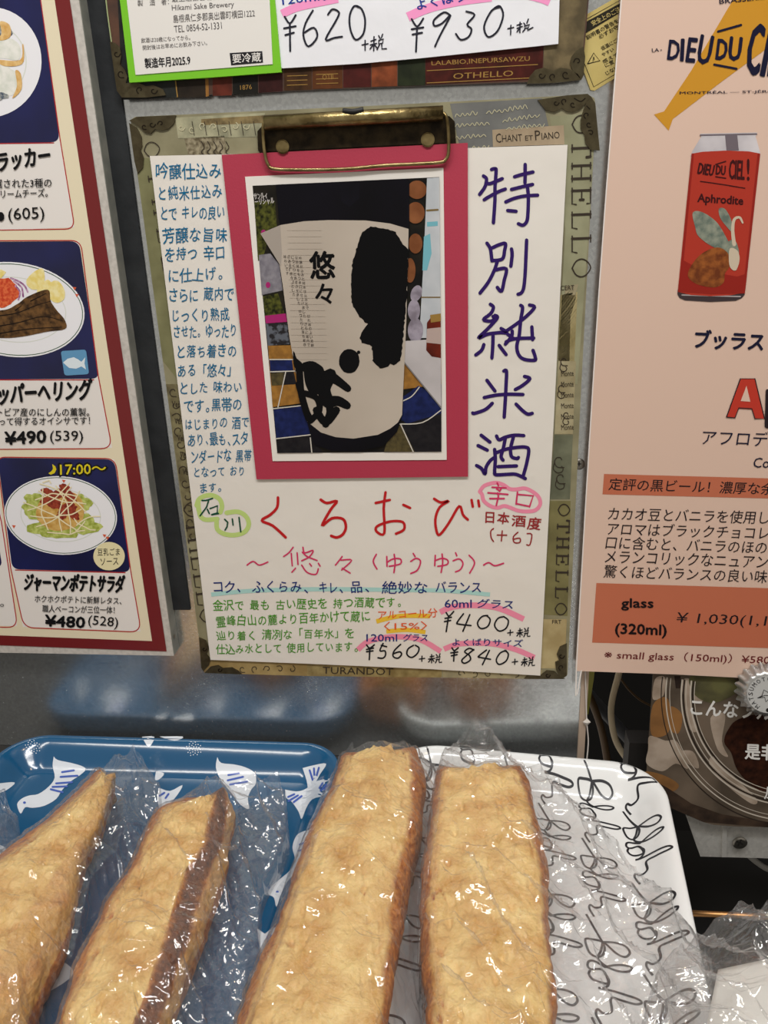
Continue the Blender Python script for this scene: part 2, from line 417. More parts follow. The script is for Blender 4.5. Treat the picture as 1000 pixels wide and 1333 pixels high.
# kipper plate
c = Ink('carrot_picture', mat('carrot', (190, 62, 38), rough=0.4, rgb2=(222, 110, 66), scale=700), MB, mb, 0.0007)
blob(c, 4, 381, 19, 20, 41, amp=0.12); blob(c, -30, 376, 22, 16, 42); c.done()
c = Ink('onion_picture', mat('onion', (196, 158, 186), rough=0.4, rgb2=(132, 70, 120), scale=500), MB, mb, 0.00075)
for st in [[(14, 362), (24, 366), (32, 372), (36, 380)], [(18, 366), (28, 374), (30, 386)], [(20, 372), (26, 380), (24, 390)]]: c.stroke(st, 2.2)
c.done()
c = Ink('lemon_picture', mat('lemon', (228, 206, 118), rough=0.4, rgb2=(238, 226, 170), scale=300), MB, mb, 0.0008)
c.spoly([(34, 366), (44, 354), (56, 350), (58, 366), (52, 376), (40, 376)]); c.spoly([(66, 368), (76, 366), (84, 378), (83, 390), (72, 394), (62, 384)]); c.spoly([(52, 372), (62, 364), (68, 372), (60, 386), (48, 382)]); blob(c, -2, 356, 8, 6, 3)
c.done()
c = Ink('herring_picture', mat('herring', (54, 38, 24), rough=0.3, rgb2=(112, 80, 46), scale=320, detail=5), MB, mb, 0.0009)
c.spoly([(-60, 400), (0, 404), (22, 396), (36, 386), (62, 377), (66, 392), (74, 404), (84, 416), (85, 428), (60, 432), (30, 438), (0, 440), (-60, 436)]); c.done()
c = Ink('herring_detail', mat('herring_dark', (26, 18, 13), rough=0.3), MB, mb, 0.00095)
for st in [[(-10, 412), (20, 408), (46, 398), (66, 392)], [(-10, 426), (24, 420), (56, 412), (82, 418)], [(40, 392), (60, 382)], [(0, 434), (40, 428), (80, 426)], [(20, 404), (28, 398)]]: c.stroke(st, [1.6, 0.8])
c.done()
# cheese plate
c = Ink('cheese_picture', mat('cheese', (212, 214, 202), rough=0.4, rgb2=(232, 230, 222), scale=260), MB, mb, 0.0007)
c.spoly([(-50, 58), (0, 52), (14, 50), (26, 60), (24, 78), (0, 76), (-50, 82)]); blob(c, 2, 106, 24, 22, 4, amp=0.1); c.done()
c = Ink('blue_cheese_picture', mat('blue_cheese', (60, 76, 96), rough=0.4, rgb2=(176, 176, 168), scale=600), MB, mb, 0.0008)
blob(c, 0, 40, 14, 11, 8); blob(c, -4, 126, 14, 6, 9); c.done()
c = Ink('cracker_picture', mat('cracker', (206, 158, 88), rough=0.4, rgb2=(226, 192, 132), scale=400), MB, mb, 0.0009)
c.spoly([(-4, 78), (26, 78), (29, 58), (31, 62), (29, 83), (6, 86)]); c.spoly([(0, 28), (12, 32), (14, 46), (6, 52), (-6, 52), (2, 44)]); c.spoly([(20, 92), (27, 96), (28, 116), (16, 128), (22, 112)]); c.done()
# fish badge, moon, sauce badge
c = Ink('badge', mat('badge_blue', (96, 148, 186), rough=0.32), MB, mb, 0.0007)
c.rect((79, 457), (112, 455), (116, 487), (84, 489), 4); c.done()
c = Ink('badge_fish', mat('badge_white', (216, 226, 232), rough=0.32), MB, mb, 0.0008)
c.poly([(82, 472), (88, 467), (96, 465), (102, 468), (106, 471), (111, 465), (110, 473), (112, 481), (106, 477), (99, 480), (90, 479)]); c.done()
c = Ink('sauce_badge', mat('badge_cream', (226, 216, 172), rough=0.32), MB, mb, 0.0011); c.ell(142, 724, 20.5, 18.5, 0); c.done()
c = Ink('moon', mat('moon_yellow', (214, 196, 40), rough=0.32), MB, mb, 0.0007)
c.poly([(68, 604), (72, 607), (73.5, 611), (71, 616), (66, 618), (63, 616), (67, 613.5), (69, 610)]); c.done()
c = Ink('lettering', mat('glow_black', (26, 26, 26), rough=0.4), MB, mb, 0.0007)
c.text('17:00～', 77, 619.5, 139.5, 618, 15.5, bold=0.11); c.done()
c = Ink('lettering', mat('moon_yellow', (214, 196, 40)), MB, mb, 0.0009)
c.text('17:00～', 78.5, 618, 138, 616.5, 13, bold=0.02); c.done()
c = Ink('lettering', mat('menu_black', (18, 18, 20), rough=0.4), MB, mb, 0.0012)
c.text('ラッカー', -3, 224, 65, 214, 24, bold=0.035, slant=0.12)
c.text('選された3種の', -8, 245, 67, 243.5, 11.5, bold=0.02); c.text('リームチーズ。', 1, 258, 62, 256, 11, bold=0.02)
c.text('(605)', 11, 291, 58, 289, 20, bold=0.005); c.ell(1, 282, 4.5, 6)
c.text('ッパーヘリング', -2, 527, 118, 520, 27, bold=0.035, slant=0.12)
c.text('トビア産のにしんの薫製。', -3, 542, 116, 542, 11, bold=0.015)
c.text('って得するオイシサです！', -1, 554, 117, 552.5, 10.5, bold=0.015)
c.text('¥490', 7, 579, 60, 576, 16.5, bold=0.045); c.text('(539)', 65, 578, 108, 578, 17.5, bold=0.005)
c.text('豆乳ごま', 127, 723.5, 156, 723, 9.5, bold=0.01); c.text('ソース', 131, 736, 154, 735, 9, bold=0.01)
c.text('ジャーマンポテトサラダ', 31, 769, 160, 772, 23, bold=0.04, slant=0.1)
c.text('ホクホクポテトに新鮮レタス、', 45, 784, 158, 787, 9.6, bold=0.012)
c.text('職人ベーコンが三位一体！', 55, 797, 149, 799, 9.6, bold=0.012)
c.text('¥480', 58.5, 815, 110, 817.5, 14.5, bold=0.045); c.text('(528)', 114, 816.5, 153, 820, 16, bold=0.005)
c.text('。', 0, 790, 5, 790, 4); c.done()
# screw set in the board's side
def disc(name, c0, axis, r, h, m, par, n=20):
    a = Vector(axis).normalized(); u = a.orthogonal().normalized(); w = a.cross(u); v = []; f = []
    prof = [(r, 0), (r, h*0.5), (r*0.8, h*0.9), (r*0.4, h)]
    for rr_, hh in prof:
        for k in range(n):
            t = 2*math.pi*k/n; v.append(Vector(c0) + a*hh + (u*math.cos(t)+w*math.sin(t))*rr_)
    for i in range(len(prof)-1):
        for k in range(n): f.append((i*n+k, i*n+(k+1) % n, (i+1)*n+(k+1) % n, (i+1)*n+k))
    f.append(tuple((len(prof)-1)*n+k for k in range(n))); f.append(tuple(range(n))[::-1])
    return mesh_obj(name, v, f, m, par, smooth=False)
M_SCREW = mat('screw_metal', (150, 146, 138), rough=0.3, metal=1)
p = MB(222, 833); disc('screw', (fx1-0.0002, -TB*0.55, p.z), (1, 0, 0), 0.0016, 0.0008, M_SCREW, mb, 12)

# ------------------------------------------------------------------ clipboards
def canon_letter(ch):
    L = {'O': [[(0.5, 0), (0.15, 0.2), (0.02, 0.5), (0.15, 0.8), (0.5, 1), (0.85, 0.8), (0.98, 0.5), (0.85, 0.2), (0.5, 0)]],
         'T': [[(0.5, 0), (0.5, 1)], [(0.02, 1), (0.98, 1)], [(0.02, 1), (0.0, 0.78)], [(0.98, 1), (1, 0.78)], [(0.3, 0), (0.7, 0)]],
         'H': [[(0.15, 0), (0.15, 1)], [(0.85, 0), (0.85, 1)], [(0.15, 0.5), (0.85, 0.5)], [(0, 0), (0.32, 0)], [(0, 1), (0.32, 1)], [(0.68, 0), (1, 0)], [(0.68, 1), (1, 1)]],
         'E': [[(0.2, 0), (0.2, 1)], [(0.05, 0), (0.9, 0), (0.95, 0.22)], [(0.05, 1), (0.9, 1), (0.92, 0.8)], [(0.2, 0.52), (0.7, 0.52)], [(0.7, 0.62), (0.7, 0.42)]],
         'L': [[(0.2, 0), (0.2, 1)], [(0.05, 0), (0.9, 0), (0.97, 0.26)], [(0.03, 1), (0.42, 1)]]}
    return L[ch]
def serif_text(ik, word, base, along, up, size, gap, w):
    """serif capitals: base point, unit advance and up vectors in picture pixels"""
    b = Vector(base); a = Vector(along); u = Vector(up)
    for i, ch in enumerate(word):
        o_ = b + a*(i*(size[0]+gap))
        for st in canon_letter(ch):
            ww = w if (abs(st[0][0]-st[-1][0]) < 0.05 and len(st) == 2) else w*0.55
            ik.stroke([tuple(o_ + a*(x*size[0]) + u*(y*size[1])) for x, y in st], ww, sm=(5 if ch == 'O' else 0))
M_BRASS = mat('antique_brass', (168, 150, 104), rough=0.3, metal=.9, rgb2=(112, 96, 60), scale=120, bump=0.15, bscale=500)
M_BRASSD = mat('dark_brass', (58, 48, 32), rough=0.42, metal=0.85, rgb2=(34, 28, 20), scale=200)
M_CORN = mat('corner_brass', (92, 84, 62), rough=0.4, metal=0.8, rgb2=(76, 68, 49), scale=300)
M_ORN = mat('corner_relief', (38, 32, 23), rough=0.5, metal=0.5)
def corner(par, P, off, swirls):
    """embossed metal corner guard: two scalloped lobes along the two edges"""
    for lobe in P:
        slab('corner_guard', lobe, off, off+0.0007, M_CORN, par)
    c = Ink('corner_relief', M_ORN, wallmap(off+0.0007), par, 0.0001)
    for st in swirls: c.stroke(st, 1.5)
    c.done()
def spiral(cx, cy, r, a0, s=1):
    return [(cx + r*(1-0.14*i)*math.cos(a0+s*i*0.95), cy + r*(1-0.14*i)*math.sin(a0+s*i*0.95)) for i in range(6)]

# -- upper clipboard
uc = thing('clipboard', 'upper clipboard printed with old book spines, cut off at the top of the photo', 'clipboard', W(460, 120))
OU = 0.004
slab('board', [(130, -60), (772, -60), (758, 98), (752, 104), (400, 117), (165, 128), (157, 124), (148, 70)], 0.001, OU, mat('book_brown', (58, 36, 26), rough=0.45, rgb2=(84, 52, 34), scale=120), uc)
um = wallmap(OU)
spines = [((150, -60), (224, -60), (232, 127), (160, 130), (40, 42, 40)), ((226, -60), (262, -60), (268, 126), (231, 127), (44, 36, 28)), ((262, -60), (268, -60), (272, 125), (268, 126), (150, 104, 50)), ((275, -60), (300, -60), (302, 124), (277, 125), (96, 42, 30)), ((302, -60), (334, -60), (336, 122), (303, 124), (30, 28, 24)),
  ((336, -60), (366, -60), (368, 119), (337, 121), (58, 26, 24)), ((370, -60), (404, -60), (406, 117), (370, 118), (72, 46, 26)), ((406, -60), (444, -60), (446, 115), (407, 116), (92, 52, 26)), ((446, -60), (482, -60), (483, 113), (447, 114), (76, 28, 24)), ((483, -60), (517, -60), (517, 112), (484, 113), (138, 70, 40)),
  ((518, -60), (552, -60), (554, 111), (518, 112), (40, 46, 28)), ((554, -60), (712, -60), (706, 103), (554, 110), (76, 28, 22)), ((712, -60), (770, -60), (756, 101), (707, 104), (112, 98, 70))]
for a, b, c_, d, rgb in spines:
    c = Ink('book_spine_print', mat('spine_%d_%d_%d' % rgb, rgb, rough=0.45, rgb2=tuple(int(v*0.72) for v in rgb), scale=160, detail=5), um, uc, 0.0001); c.poly([a, b, c_, d]); c.done()
c = Ink('lettering', mat('spine_gold', (150, 116, 60), rough=0.45), um, uc, 0.0002)
c.text('OTHELLO', 590, 103, 668, 99, 7.5, slant=0.1); c.text('LALABIO,INEPURSAWZU', 562, 86, 690, 80, 7, bold=0.01)
c.stroke([(228, 100), (231, 126)], 1.4); c.stroke([(556, 92), (700, 84)], 1.0); c.stroke([(556, 108), (700, 101)], 1.0)
for y in (99, 105, 111): c.stroke([(374, y), (400, y-1)], 0.9); c.stroke([(412, y-2), (440, y-3)], 0.9)
c.text('OTII', 420, 104, 434, 103, 7); c.text('1876', 313, 117, 328, 116, 6); c.done()
M_EDGE = mat('board_green_edge', (150, 160, 116), rough=0.5)
Ink('board_edge', M_EDGE, um, uc, 0.0002).stroke([(134, -60), (138, 0), (145, 54)], 1.6).done()
corner(uc, [[(143, 54), (150, 56), (156, 62), (158, 72), (156, 84), (162, 90), (166, 100), (164, 108), (176, 110), (158, 126), (152, 118)],
            [(158, 127), (166, 108), (178, 107), (190, 112), (200, 111), (212, 116), (216, 124), (190, 127)]], OU, [spiral(152, 70, 5, 0), spiral(158, 96, 6, 1), spiral(182, 117, 5, 2), spiral(200, 118, 5, 0)])
corner(uc, [[(690, 99), (697, 91), (708, 88), (720, 92), (730, 88), (742, 90), (752, 96), (757, 104), (722, 108), (686, 109)],
            [(757, 104), (746, 92), (742, 82), (744, 74), (750, 66), (760, 60), (762, 74), (760, 98)]], OU, [spiral(705, 98, 5, 0), spiral(720, 100, 5, 2), spiral(737, 97, 6, 1), spiral(752, 80, 5, 3)])

# -- green-framed brewery card
gc = thing('label_card', 'bright green edged card with a printed drink label, top left on the upper clipboard', 'card', W(260, 100))
GO = 0.0062
slab('card', [(150, -60), (352, -60), (358, 0), (366.5, 94), (272, 101), (168.5, 107.5), (156, 0)], OU+0.0004, GO, mat('card_green', (116, 190, 36), rough=0.3), gc)
slab('label_sheet', [(160, -60), (345, -60), (351, 0), (355, 83.5), (176.5, 97.5), (165, 0)], GO, GO+0.0003, mat('label_white', (222, 218, 212), rough=0.35), gc)
c = Ink('lettering', mat('label_ink', (92, 88, 88), rough=0.5), wallmap(GO+0.0003), gc, 0.0001)
c.text('製', 179, 8, 186, 8, 8); c.text('造', 195, 7, 202, 7, 8); c.text('者：', 210, 6.5, 220, 6, 8); c.text('最上酒伽合名会社', 224, 3, 294, -1, 9)
c.text('Hikami Sake Brewery', 224, 16, 305, 11, 9.5); c.text('島根県仁多郡奥出雲町横田1222', 226, 30, 332, 22, 10.5)
c.text('TEL 0854-52-1331', 227, 42.5, 289, 37.5, 9); c.text('飲酒は20歳になってから。', 184, 56, 248, 52, 6.5); c.text('開封後はお早めにお飲み下さい。', 186, 65.5, 270, 59, 6.5); c.done()
c = Ink('lettering', mat('label_black', (34, 32, 36), rough=0.5), wallmap(GO+0.0003), gc, 0.0001)
c.text('製造年月2025.9', 189, 89, 248, 84.5, 13, bold=0.02); c.poly([(299, 69), (341.5, 66.5), (342.5, 81.5), (301, 85)]); c.done()
Ink('lettering', mat('label_white', (222, 218, 212)), wallmap(GO+0.0003), gc, 0.0002).text('要冷蔵', 303, 82.5, 340, 80, 12, bold=0.02).done()

# -- price paper of the upper clipboard
pp = thing('price_paper', 'white handwritten paper with prices 620 and 930 on the upper clipboard', 'paper', W(540, 70))
PO = 0.0054
slab('sheet', [(340, -60), (729, -60), (728.5, 0), (727, 57), (700, 60), (545, 76), (466, 83), (365, 89)], OU+0.0006, PO, mat('paper_upper', (226, 226, 230), rough=0.6, bump=0.25, bscale=60), pp)
pm = wallmap(PO)
c = Ink('highlighter', mat('marker_pink', (238, 150, 196), rough=0.5), pm, pp, 0.0001)
c.stroke([(367, 18), (385, 10), (410, 4), (440, -2)], 11, cap=False); c.stroke([(531, 22), (560, 10), (600, 1), (640, -4)], 12, cap=False); c.stroke([(690, -6), (706, -2), (716, 2)], 12, cap=False); c.done()
c = Ink('lettering', mat('marker_blue', (30, 54, 142), rough=0.5), pm, pp, 0.0002)
c.text('120mlグラス', 368, 7, 480, -6, 14, bold=0.01); c.text('よくばりサイズ', 541, 13, 660, -8, 16, bold=0.02, jit=0.6); c.done()
c = Ink('lettering', mat('pen_black', (34, 34, 46), rough=0.5), pm, pp, 0.0002)
U1 = [[(78,108),(112,152),(150,98)],[(74,184),(150,170)],[(82,228),(138,212)],[(112,152),(114,332)],
      [(262,68),(215,150),(200,230),(232,302),(290,240),(268,180),(206,212)],
      [(360,94),(390,60),(430,78),(420,120),(345,256),(400,246),(452,238)],
      [(560,46),(530,40),(502,100),(506,190),(540,258),(590,220),(602,130),(580,60),(548,38)]]
c.strokes(U1, 2.5, 355, 0, 5)
c.strokes([[(582,292),(622,284)],[(602,262),(602,328)],[(640,268),(672,256)],[(636,292),(676,282)],[(660,238),(658,330)],[(656,290),(634,318)],[(664,292),(680,312)],[(690,232),(700,250)],[(716,222),(708,246)],[(692,262),(720,254),(716,280),(690,284),(692,262)],[(696,290),(680,322)],[(710,288),(712,318),(740,316)]], 1.7, 355, 0, 5, sm=0)
U2 = [[(30,124),(66,172),(106,120)],[(30,190),(106,178)],[(36,224),(98,212)],[(66,172),(58,336)],
      [(282,100),(240,80),(176,130),(180,168),(230,150),(284,98),(220,220),(182,302)],
      [(386,74),(440,96),(392,158),(420,190),(400,240),(350,258),(318,220)],
      [(600,46),(550,70),(502,170),(528,240),(590,200),(626,100),(604,40),(570,52)]]
c.strokes(U2, 2.5, 530, 0, 5)
c.strokes([[(656,186),(694,178)],[(676,164),(674,226)],[(716,164),(746,154)],[(716,184),(750,172)],[(736,144),(734,212)],[(732,186),(716,206)],[(760,150),(768,160)],[(790,124),(780,150)],[(764,170),(796,160),(790,180),(766,184)],[(768,190),(754,206)],[(784,184),(786,196),(820,178)]], 1.7, 530, 0, 5, sm=0)
c.done()

# -- main clipboard
mc = thing('clipboard', 'lower clipboard with vintage collage print, brass corners and metal clip at the centre', 'clipboard', W(500, 870))
OM = 0.0045
M_COL = mat('collage_base', (146, 140, 110), rough=0.45, rgb2=(118, 112, 84), scale=45, detail=5)
slab('board', [(170, 156), (176, 152), (500, 137), (766, 123), (774, 128), (776, 140), (757, 500), (739, 878), (733, 884), (500, 880), (270, 876), (264, 870), (216, 500)], 0.001, OM, M_COL, mc)
cm = wallmap(OM)
def patch(P, rgb, rgb2=None, lay=0.0001, scale=90, name='collage_print'):
    Ink(name, mat('collage_%d_%d_%d' % rgb, rgb, rough=0.45, rgb2=rgb2 or tuple(int(v*0.8) for v in rgb), scale=scale, detail=6), cm, mc, lay).poly(P).done()
patch([(228, 153), (345, 147), (345, 178), (232, 180)], (134, 132, 108), (170, 166, 136), scale=150)
patch([(240, 180), (292, 176), (296, 204), (246, 206)], (156, 146, 120), (92, 82, 62), scale=500)
patch([(262, 155), (345, 150), (345, 160), (262, 163)], (96, 82, 56), (140, 122, 84), scale=300, lay=0.00015)
patch([(586, 135), (706, 128), (716, 172), (720, 196), (600, 198)], (98, 98, 96), (116, 116, 112), scale=60)
patch([(716, 152), (776, 146), (770, 250), (752, 500), (725, 500), (736, 300)], (150, 149, 120), (134, 132, 104), scale=70)
patch([(736, 372), (753, 370), (749, 384), (735, 384)], (188, 176, 140))
patch([(730, 384), (752, 380), (748, 470), (727, 470)], (150, 136, 92), (172, 158, 116))
patch([(727, 470), (750, 470), (746, 565), (722, 565)], (170, 160, 128), (144, 132, 98))
patch([(722, 566), (746, 566), (742, 650), (716, 650)], (92, 94, 76), (120, 122, 100), scale=60)
patch([(716, 652), (743, 652), (739, 802), (706, 800)], (124, 118, 78), (104, 98, 64), scale=60)
patch([(706, 806), (738, 806), (735, 870), (704, 870)], (156, 138, 96), (178, 162, 120), scale=80)
patch([(176, 205), (200, 206), (236, 500), (212, 470)], (130, 128, 92), (108, 106, 74), scale=60)
patch([(216, 500), (236, 500), (256, 700), (244, 700)], (128, 120, 88), (92, 84, 60), scale=130)
patch([(262, 855), (400, 862), (400, 880), (266, 876)], (168, 146, 98), (140, 118, 74), scale=80)
patch([(400, 862), (575, 866), (575, 882), (400, 880)], (158, 142, 96), (120, 102, 64), scale=120)
patch([(577, 866), (706, 872), (706, 884), (577, 882)], (140, 132, 104), (168, 156, 120), scale=100)
c = Ink('cream_tag_print', mat('tag_tan', (166, 148, 122), rough=0.45, rgb2=(150, 132, 108), scale=100), cm, mc, 0.0002); c.poly([(641, 169), (734, 163), (735, 188), (642, 191)]); c.done()
c = Ink('lettering', mat('tag_ink', (56, 48, 40), rough=0.5), cm, mc, 0.0003)
c.text('C', 646, 186, 653, 185.5, 12); c.text('HANT', 654, 185, 680, 183.5, 9); c.text('ET', 684, 183, 694, 182.5, 6.5); c.text('P', 697, 182.5, 704, 182, 12.5); c.text('IANO', 705.5, 182, 729, 180, 9)
serif_text(c, 'OTHELLO', (745, 150), (0.0, 1), (1, -0.04), (24, 24), 7.2, 3.2)
serif_text(c, 'OTHELLO', (727, 656), (-0.03, 1), (1, 0.02), (15.5, 15), 6, 2.7)
serif_text(c, 'OTHELLO', (186, 186), (0.16, 1), (1, -0.14), (20, 20), 17, 2.2)
serif_text(c, 'OTHELLO', (238, 655), (0.15, 1), (1, -0.13), (19, 22), 4, 2.4)
c.text('TURANDOT', 420, 877, 512, 879, 9); c.text('CERT', 730, 378, 748, 377, 6); c.text('FRT', 719, 812, 731, 812, 5)
for k in range(6): c.stroke(spiral(300+16*k, 871, 5, k, 1), 0.9)
for k in range(5): c.stroke(spiral(600+18*k, 877, 5, k*2, -1), 0.9)
for x, y, r in [(735, 470, 7), (732, 505, 7), (729, 600, 10), (731, 622, 9), (738, 540, 6)]: c.stroke(spiral(x, y, r, 1), 1.1); c.stroke(spiral(x, y+9, r, 4, -1), 1.0)
for y in range(490, 565, 14): c.text('Monte', 731, y, 747, y-1, 7)
for y in range(510, 700, 17): c.stroke(spiral(226+(y-510)*0.13, y, 7, y), 1.0)
for y in range(530, 640, 22): c.text('Vera', 219+(y-500)*0.16, y, 233+(y-500)*0.14, y, 8)
for x in (250, 266, 282, 298, 314, 330): c.stroke([(x, 158), (x+3, 176)], 0.8)
for k in range(5): c.stroke([(262+8*k, 184), (266+8*k, 192), (262+8*k, 198), (268+8*k, 203)], 1.0)
c.done()
c = Ink('script_print', mat('script_cream', (186, 180, 148), rough=0.5), cm, mc, 0.0003)
rnd = random.Random(2)
for (x0, y0, x1, y1) in [(592, 150, 625, 148), (634, 147, 690, 139), (592, 164, 640, 160), (654, 158, 706, 150), (592, 180, 636, 176), (594, 196, 640, 192), (660, 168, 712, 163)]:
    n = int((x1-x0)/3.2); P = []
    for i in range(n):
        t = i/n; P.append((x0+(x1-x0)*t + rnd.uniform(-.8, .8), y0+(y1-y0)*t + (-2.6 if i % 2 else 1.6)*rnd.uniform(.5, 1.6)))
    c.stroke(P, 0.9, sm=3)
for k in range(7): c.stroke(spiral(236+14*k, 166+3*math.sin(k*2), 5, k), 1.2)
c.done('stuff')
corner(mc, [[(168, 157), (178, 152), (229, 150), (227, 160), (219, 168), (210, 170), (202, 168), (196, 174), (188, 172), (180, 164)],
            [(168, 160), (178, 166), (184, 178), (185, 190), (183, 196), (187, 206), (186, 218), (179, 226), (175, 210)]], OM,
       [spiral(198, 162, 4.5, 0), spiral(209, 161, 4, 3), spiral(188, 165, 4, 1)])
corner(mc, [[(700, 130), (738, 124), (765, 122), (770, 126), (756, 142), (746, 146), (738, 145), (732, 141), (722, 146), (710, 143)],
            [(770, 126), (775, 134), (781, 196), (769, 195), (762, 186), (761, 176), (756, 168), (756, 156), (760, 142), (764, 132)]], OM,
       [spiral(724, 134, 4, 0), spiral(735, 132, 4.5, 2), spiral(746, 136, 4, 1), [(748, 128), (756, 132), (762, 128)], spiral(764, 150, 4.5, 2), spiral(767, 162, 4, 1), spiral(769, 173, 4, 4), [(764, 138), (768, 142)]])
corner(mc, [[(738, 838), (738, 880), (730, 884), (724, 872), (723, 862), (728, 860), (725, 852), (729, 842)],
            [(736, 884), (682, 884), (688, 878), (704, 879), (712, 873), (722, 874), (730, 882)]], OM,
       [spiral(731, 854, 4, 0), spiral(731, 869, 4, 2), spiral(713, 879, 3.5, 0)])
corner(mc, [[(259, 830), (268, 834), (272, 844), (269, 852), (274, 858), (272, 866), (265, 874), (262, 870)],
            [(266, 876), (274, 868), (284, 866), (290, 870), (302, 869), (311, 874), (315, 878)]], OM, [spiral(266, 845, 3, 0), spiral(286, 872, 3, 0)])

# -- handwritten paper
hp = thing('handwritten_paper', 'white handwritten drink description sheet held by the lower clipboard', 'paper', W(490, 868))
HO = 0.0056
M_PAP = mat('paper_white', (222, 216, 207), rough=0.65, bump=0.5, bscale=28)
slab('sheet', [(195, 203), (290, 201), (600, 193), (739, 188.5), (722, 530), (703.5, 879.5), (560, 871), (400, 864), (274, 859), (235, 530)], HO-0.0004, HO, M_PAP, hp)
hm = wallmap(HO)
c = Ink('highlighter', mat('hl_pink', (232, 138, 164), rough=0.55), hm, hp, 0.0001)
c.strokes([[(205,250),(250,190),(330,160),(400,155),(470,180),(530,220),(600,225),(700,215),(800,265),(850,320),(860,390),(810,450),(720,465),(620,455),(540,425),(470,405),(400,425),(320,405),(250,350),(230,280),(205,250)]], 5, 600, 610, 8.33)
c.stroke([(573, 797), (590, 790), (620, 788), (650, 792), (682, 806)], 7.5, cap=False); c.stroke([(578, 845), (600, 838), (640, 838), (670, 845), (696, 856)], 7, cap=False)
c.stroke([(466, 846), (480, 835), (510, 829), (545, 832), (574, 848)], 7, cap=False); c.done()
c = Ink('highlighter', mat('hl_green', (184, 206, 122), rough=0.55), hm, hp, 0.0001)
c.strokes([[(60,280),(90,200),(170,155),(270,150),(360,200),(390,290),(370,370)],[(90,330),(110,420),(180,465),(330,455)],[(80,220),(85,340)],[(450,375),(600,362),(700,420),(740,520),(690,620),(560,665),(420,650),(330,590),(320,490)]], 6, 250, 630, 10); c.done()
c = Ink('highlighter', mat('hl_teal', (166, 206, 200), rough=0.55), hm, hp, 0.0001)
c.stroke([(275, 774), (330, 769), (420, 767), (520, 768), (580, 769), (638, 774)], 5.5, cap=False); c.done()
c = Ink('highlighter', mat('hl_yellow', (228, 186, 58), rough=0.55), hm, hp, 0.0001)
c.stroke([(490, 809), (520, 802), (560, 802)], 6, cap=False); c.stroke([(503, 822), (530, 820), (554, 823)], 5.5, cap=False); c.done()
# blue column of text
c = Ink('lettering', mat('pen_teal', (16, 100, 140), rough=0.5), hm, hp, 0.0002)
rows = [('吟醸仕込み', 202, 233, 289, 231, 22), ('と純米仕込み', 204, 261, 290, 258, 21), ('とで キレの良い', 208, 286, 293, 284, 19), ('芳醸な旨味', 211, 316, 297, 314, 22), ('を持つ 辛口', 214, 340, 294, 338, 20),
  ('に仕上げ。', 218, 367, 292, 364, 19), ('さらに 蔵内で', 219, 393, 305, 390, 19), ('じっくり熟成', 222, 419, 299, 417, 19), ('させた。 ゆったり', 225, 440, 309, 438, 18), ('と落ち着きの', 229, 466, 309, 464, 19),
  ('ある「悠々」', 230, 491, 309, 489, 19), ('とした 味わい', 233, 513, 316, 510, 17), ('です。黒帯の', 239, 537, 316, 534, 19), ('はじまりの 酒で', 240, 560, 325, 556, 17), ('あり、最も、スタ', 244, 581, 324, 578, 18), ('ンダードな 黒帯', 248, 602, 328, 600, 18), ('となって おり', 251, 622, 320, 619, 15), ('ます。', 259, 642, 290, 640, 14)]
for t, x0, y0, x1, y1, h in rows: c.text(t, x0, y0, x1, y1, h*0.98, bold=0.012, slant=0.06, jit=0.9)
c.done()
# big purple title, traced stroke by stroke
TOKU = [[(300,205),(345,195),(360,225),(345,450),(345,600),(325,900)],[(195,290),(235,330),(215,430),(145,530)],[(230,370),(280,390),(440,325)],[(205,600),(250,570),(380,500),(480,460)],
  [(738,140),(738,280),(735,380)],[(600,300),(700,270),(840,238)],[(560,465),(700,430),(835,400)],[(485,628),(600,580),(740,550),(900,540)],[(770,450),(780,560),(775,760),(760,880),(710,930),(650,912)],[(510,740),(620,750)]]
BETSU = [[(240,165),(285,240),(305,395)],[(310,225),(400,185),(480,170),(470,260),(440,370),(310,392)],[(375,400),(340,510),(260,670),(150,815)],[(345,515),(490,498),(465,650),(430,790),(375,740)],[(560,240),(568,320),(552,465)],[(757,125),(750,300),(738,560),(720,740),(690,810),(645,830)]]
JUN = [[(285,110),(325,150),(290,230),(195,310),(290,330),(340,300),(320,270)],[(345,255),(375,290),(250,430),(130,550),(250,500),(400,480),(500,480),(425,425)],[(320,520),(315,680),(305,810)],[(200,635),(170,710),(95,770)],[(400,645),(440,700),(490,765)],
  [(795,120),(860,150),(750,270),(620,370),(490,460)],[(680,125),(705,160),(680,320),(660,520),(630,650),(650,760),(720,825),(860,840),(870,800),(840,710)],[(570,460),(560,530),(480,630)],[(490,600),(600,560),(850,550)],[(825,405),(835,570)],[(510,500),(590,560)]]
KOME = [[(240,250),(345,390)],[(730,200),(800,230),(700,320),(610,370)],[(460,130),(495,130),(490,300),(480,500),(465,730)],[(205,475),(350,445),(500,432),(710,435)],[(310,550),(220,630),(80,680),(55,675)],[(620,560),(700,640),(770,690),(830,680)]]
SAKE = [[(165,165),(280,255)],[(125,300),(245,360)],[(105,560),(170,600),(215,670),(230,580),(280,500),(330,460)],[(365,175),(400,225),(480,190),(600,165),(720,170)],[(340,350),(350,480),(340,640),(360,680),(500,675),(620,675),(740,730)],[(370,390),(480,350),(620,325),(740,320),(785,360),(760,520),(715,690)],[(480,200),(455,330),(425,440),(450,490)],[(585,190),(550,330),(560,440),(630,470),(650,455)],[(385,575),(500,570),(625,565)]]
c = Ink('lettering', mat('marker_purple', (46, 24, 92), rough=0.45), hm, hp, 0.0002)
for S, oy in [(TOKU, 200), (BETSU, 300), (JUN, 385), (KOME, 470), (SAKE, 550)]: c.strokes(S, 4.6, 610, oy, 10, sm=5)
c.done()
c = Ink('lettering', mat('marker_red', (184, 30, 34), rough=0.45), hm, hp, 0.0002)
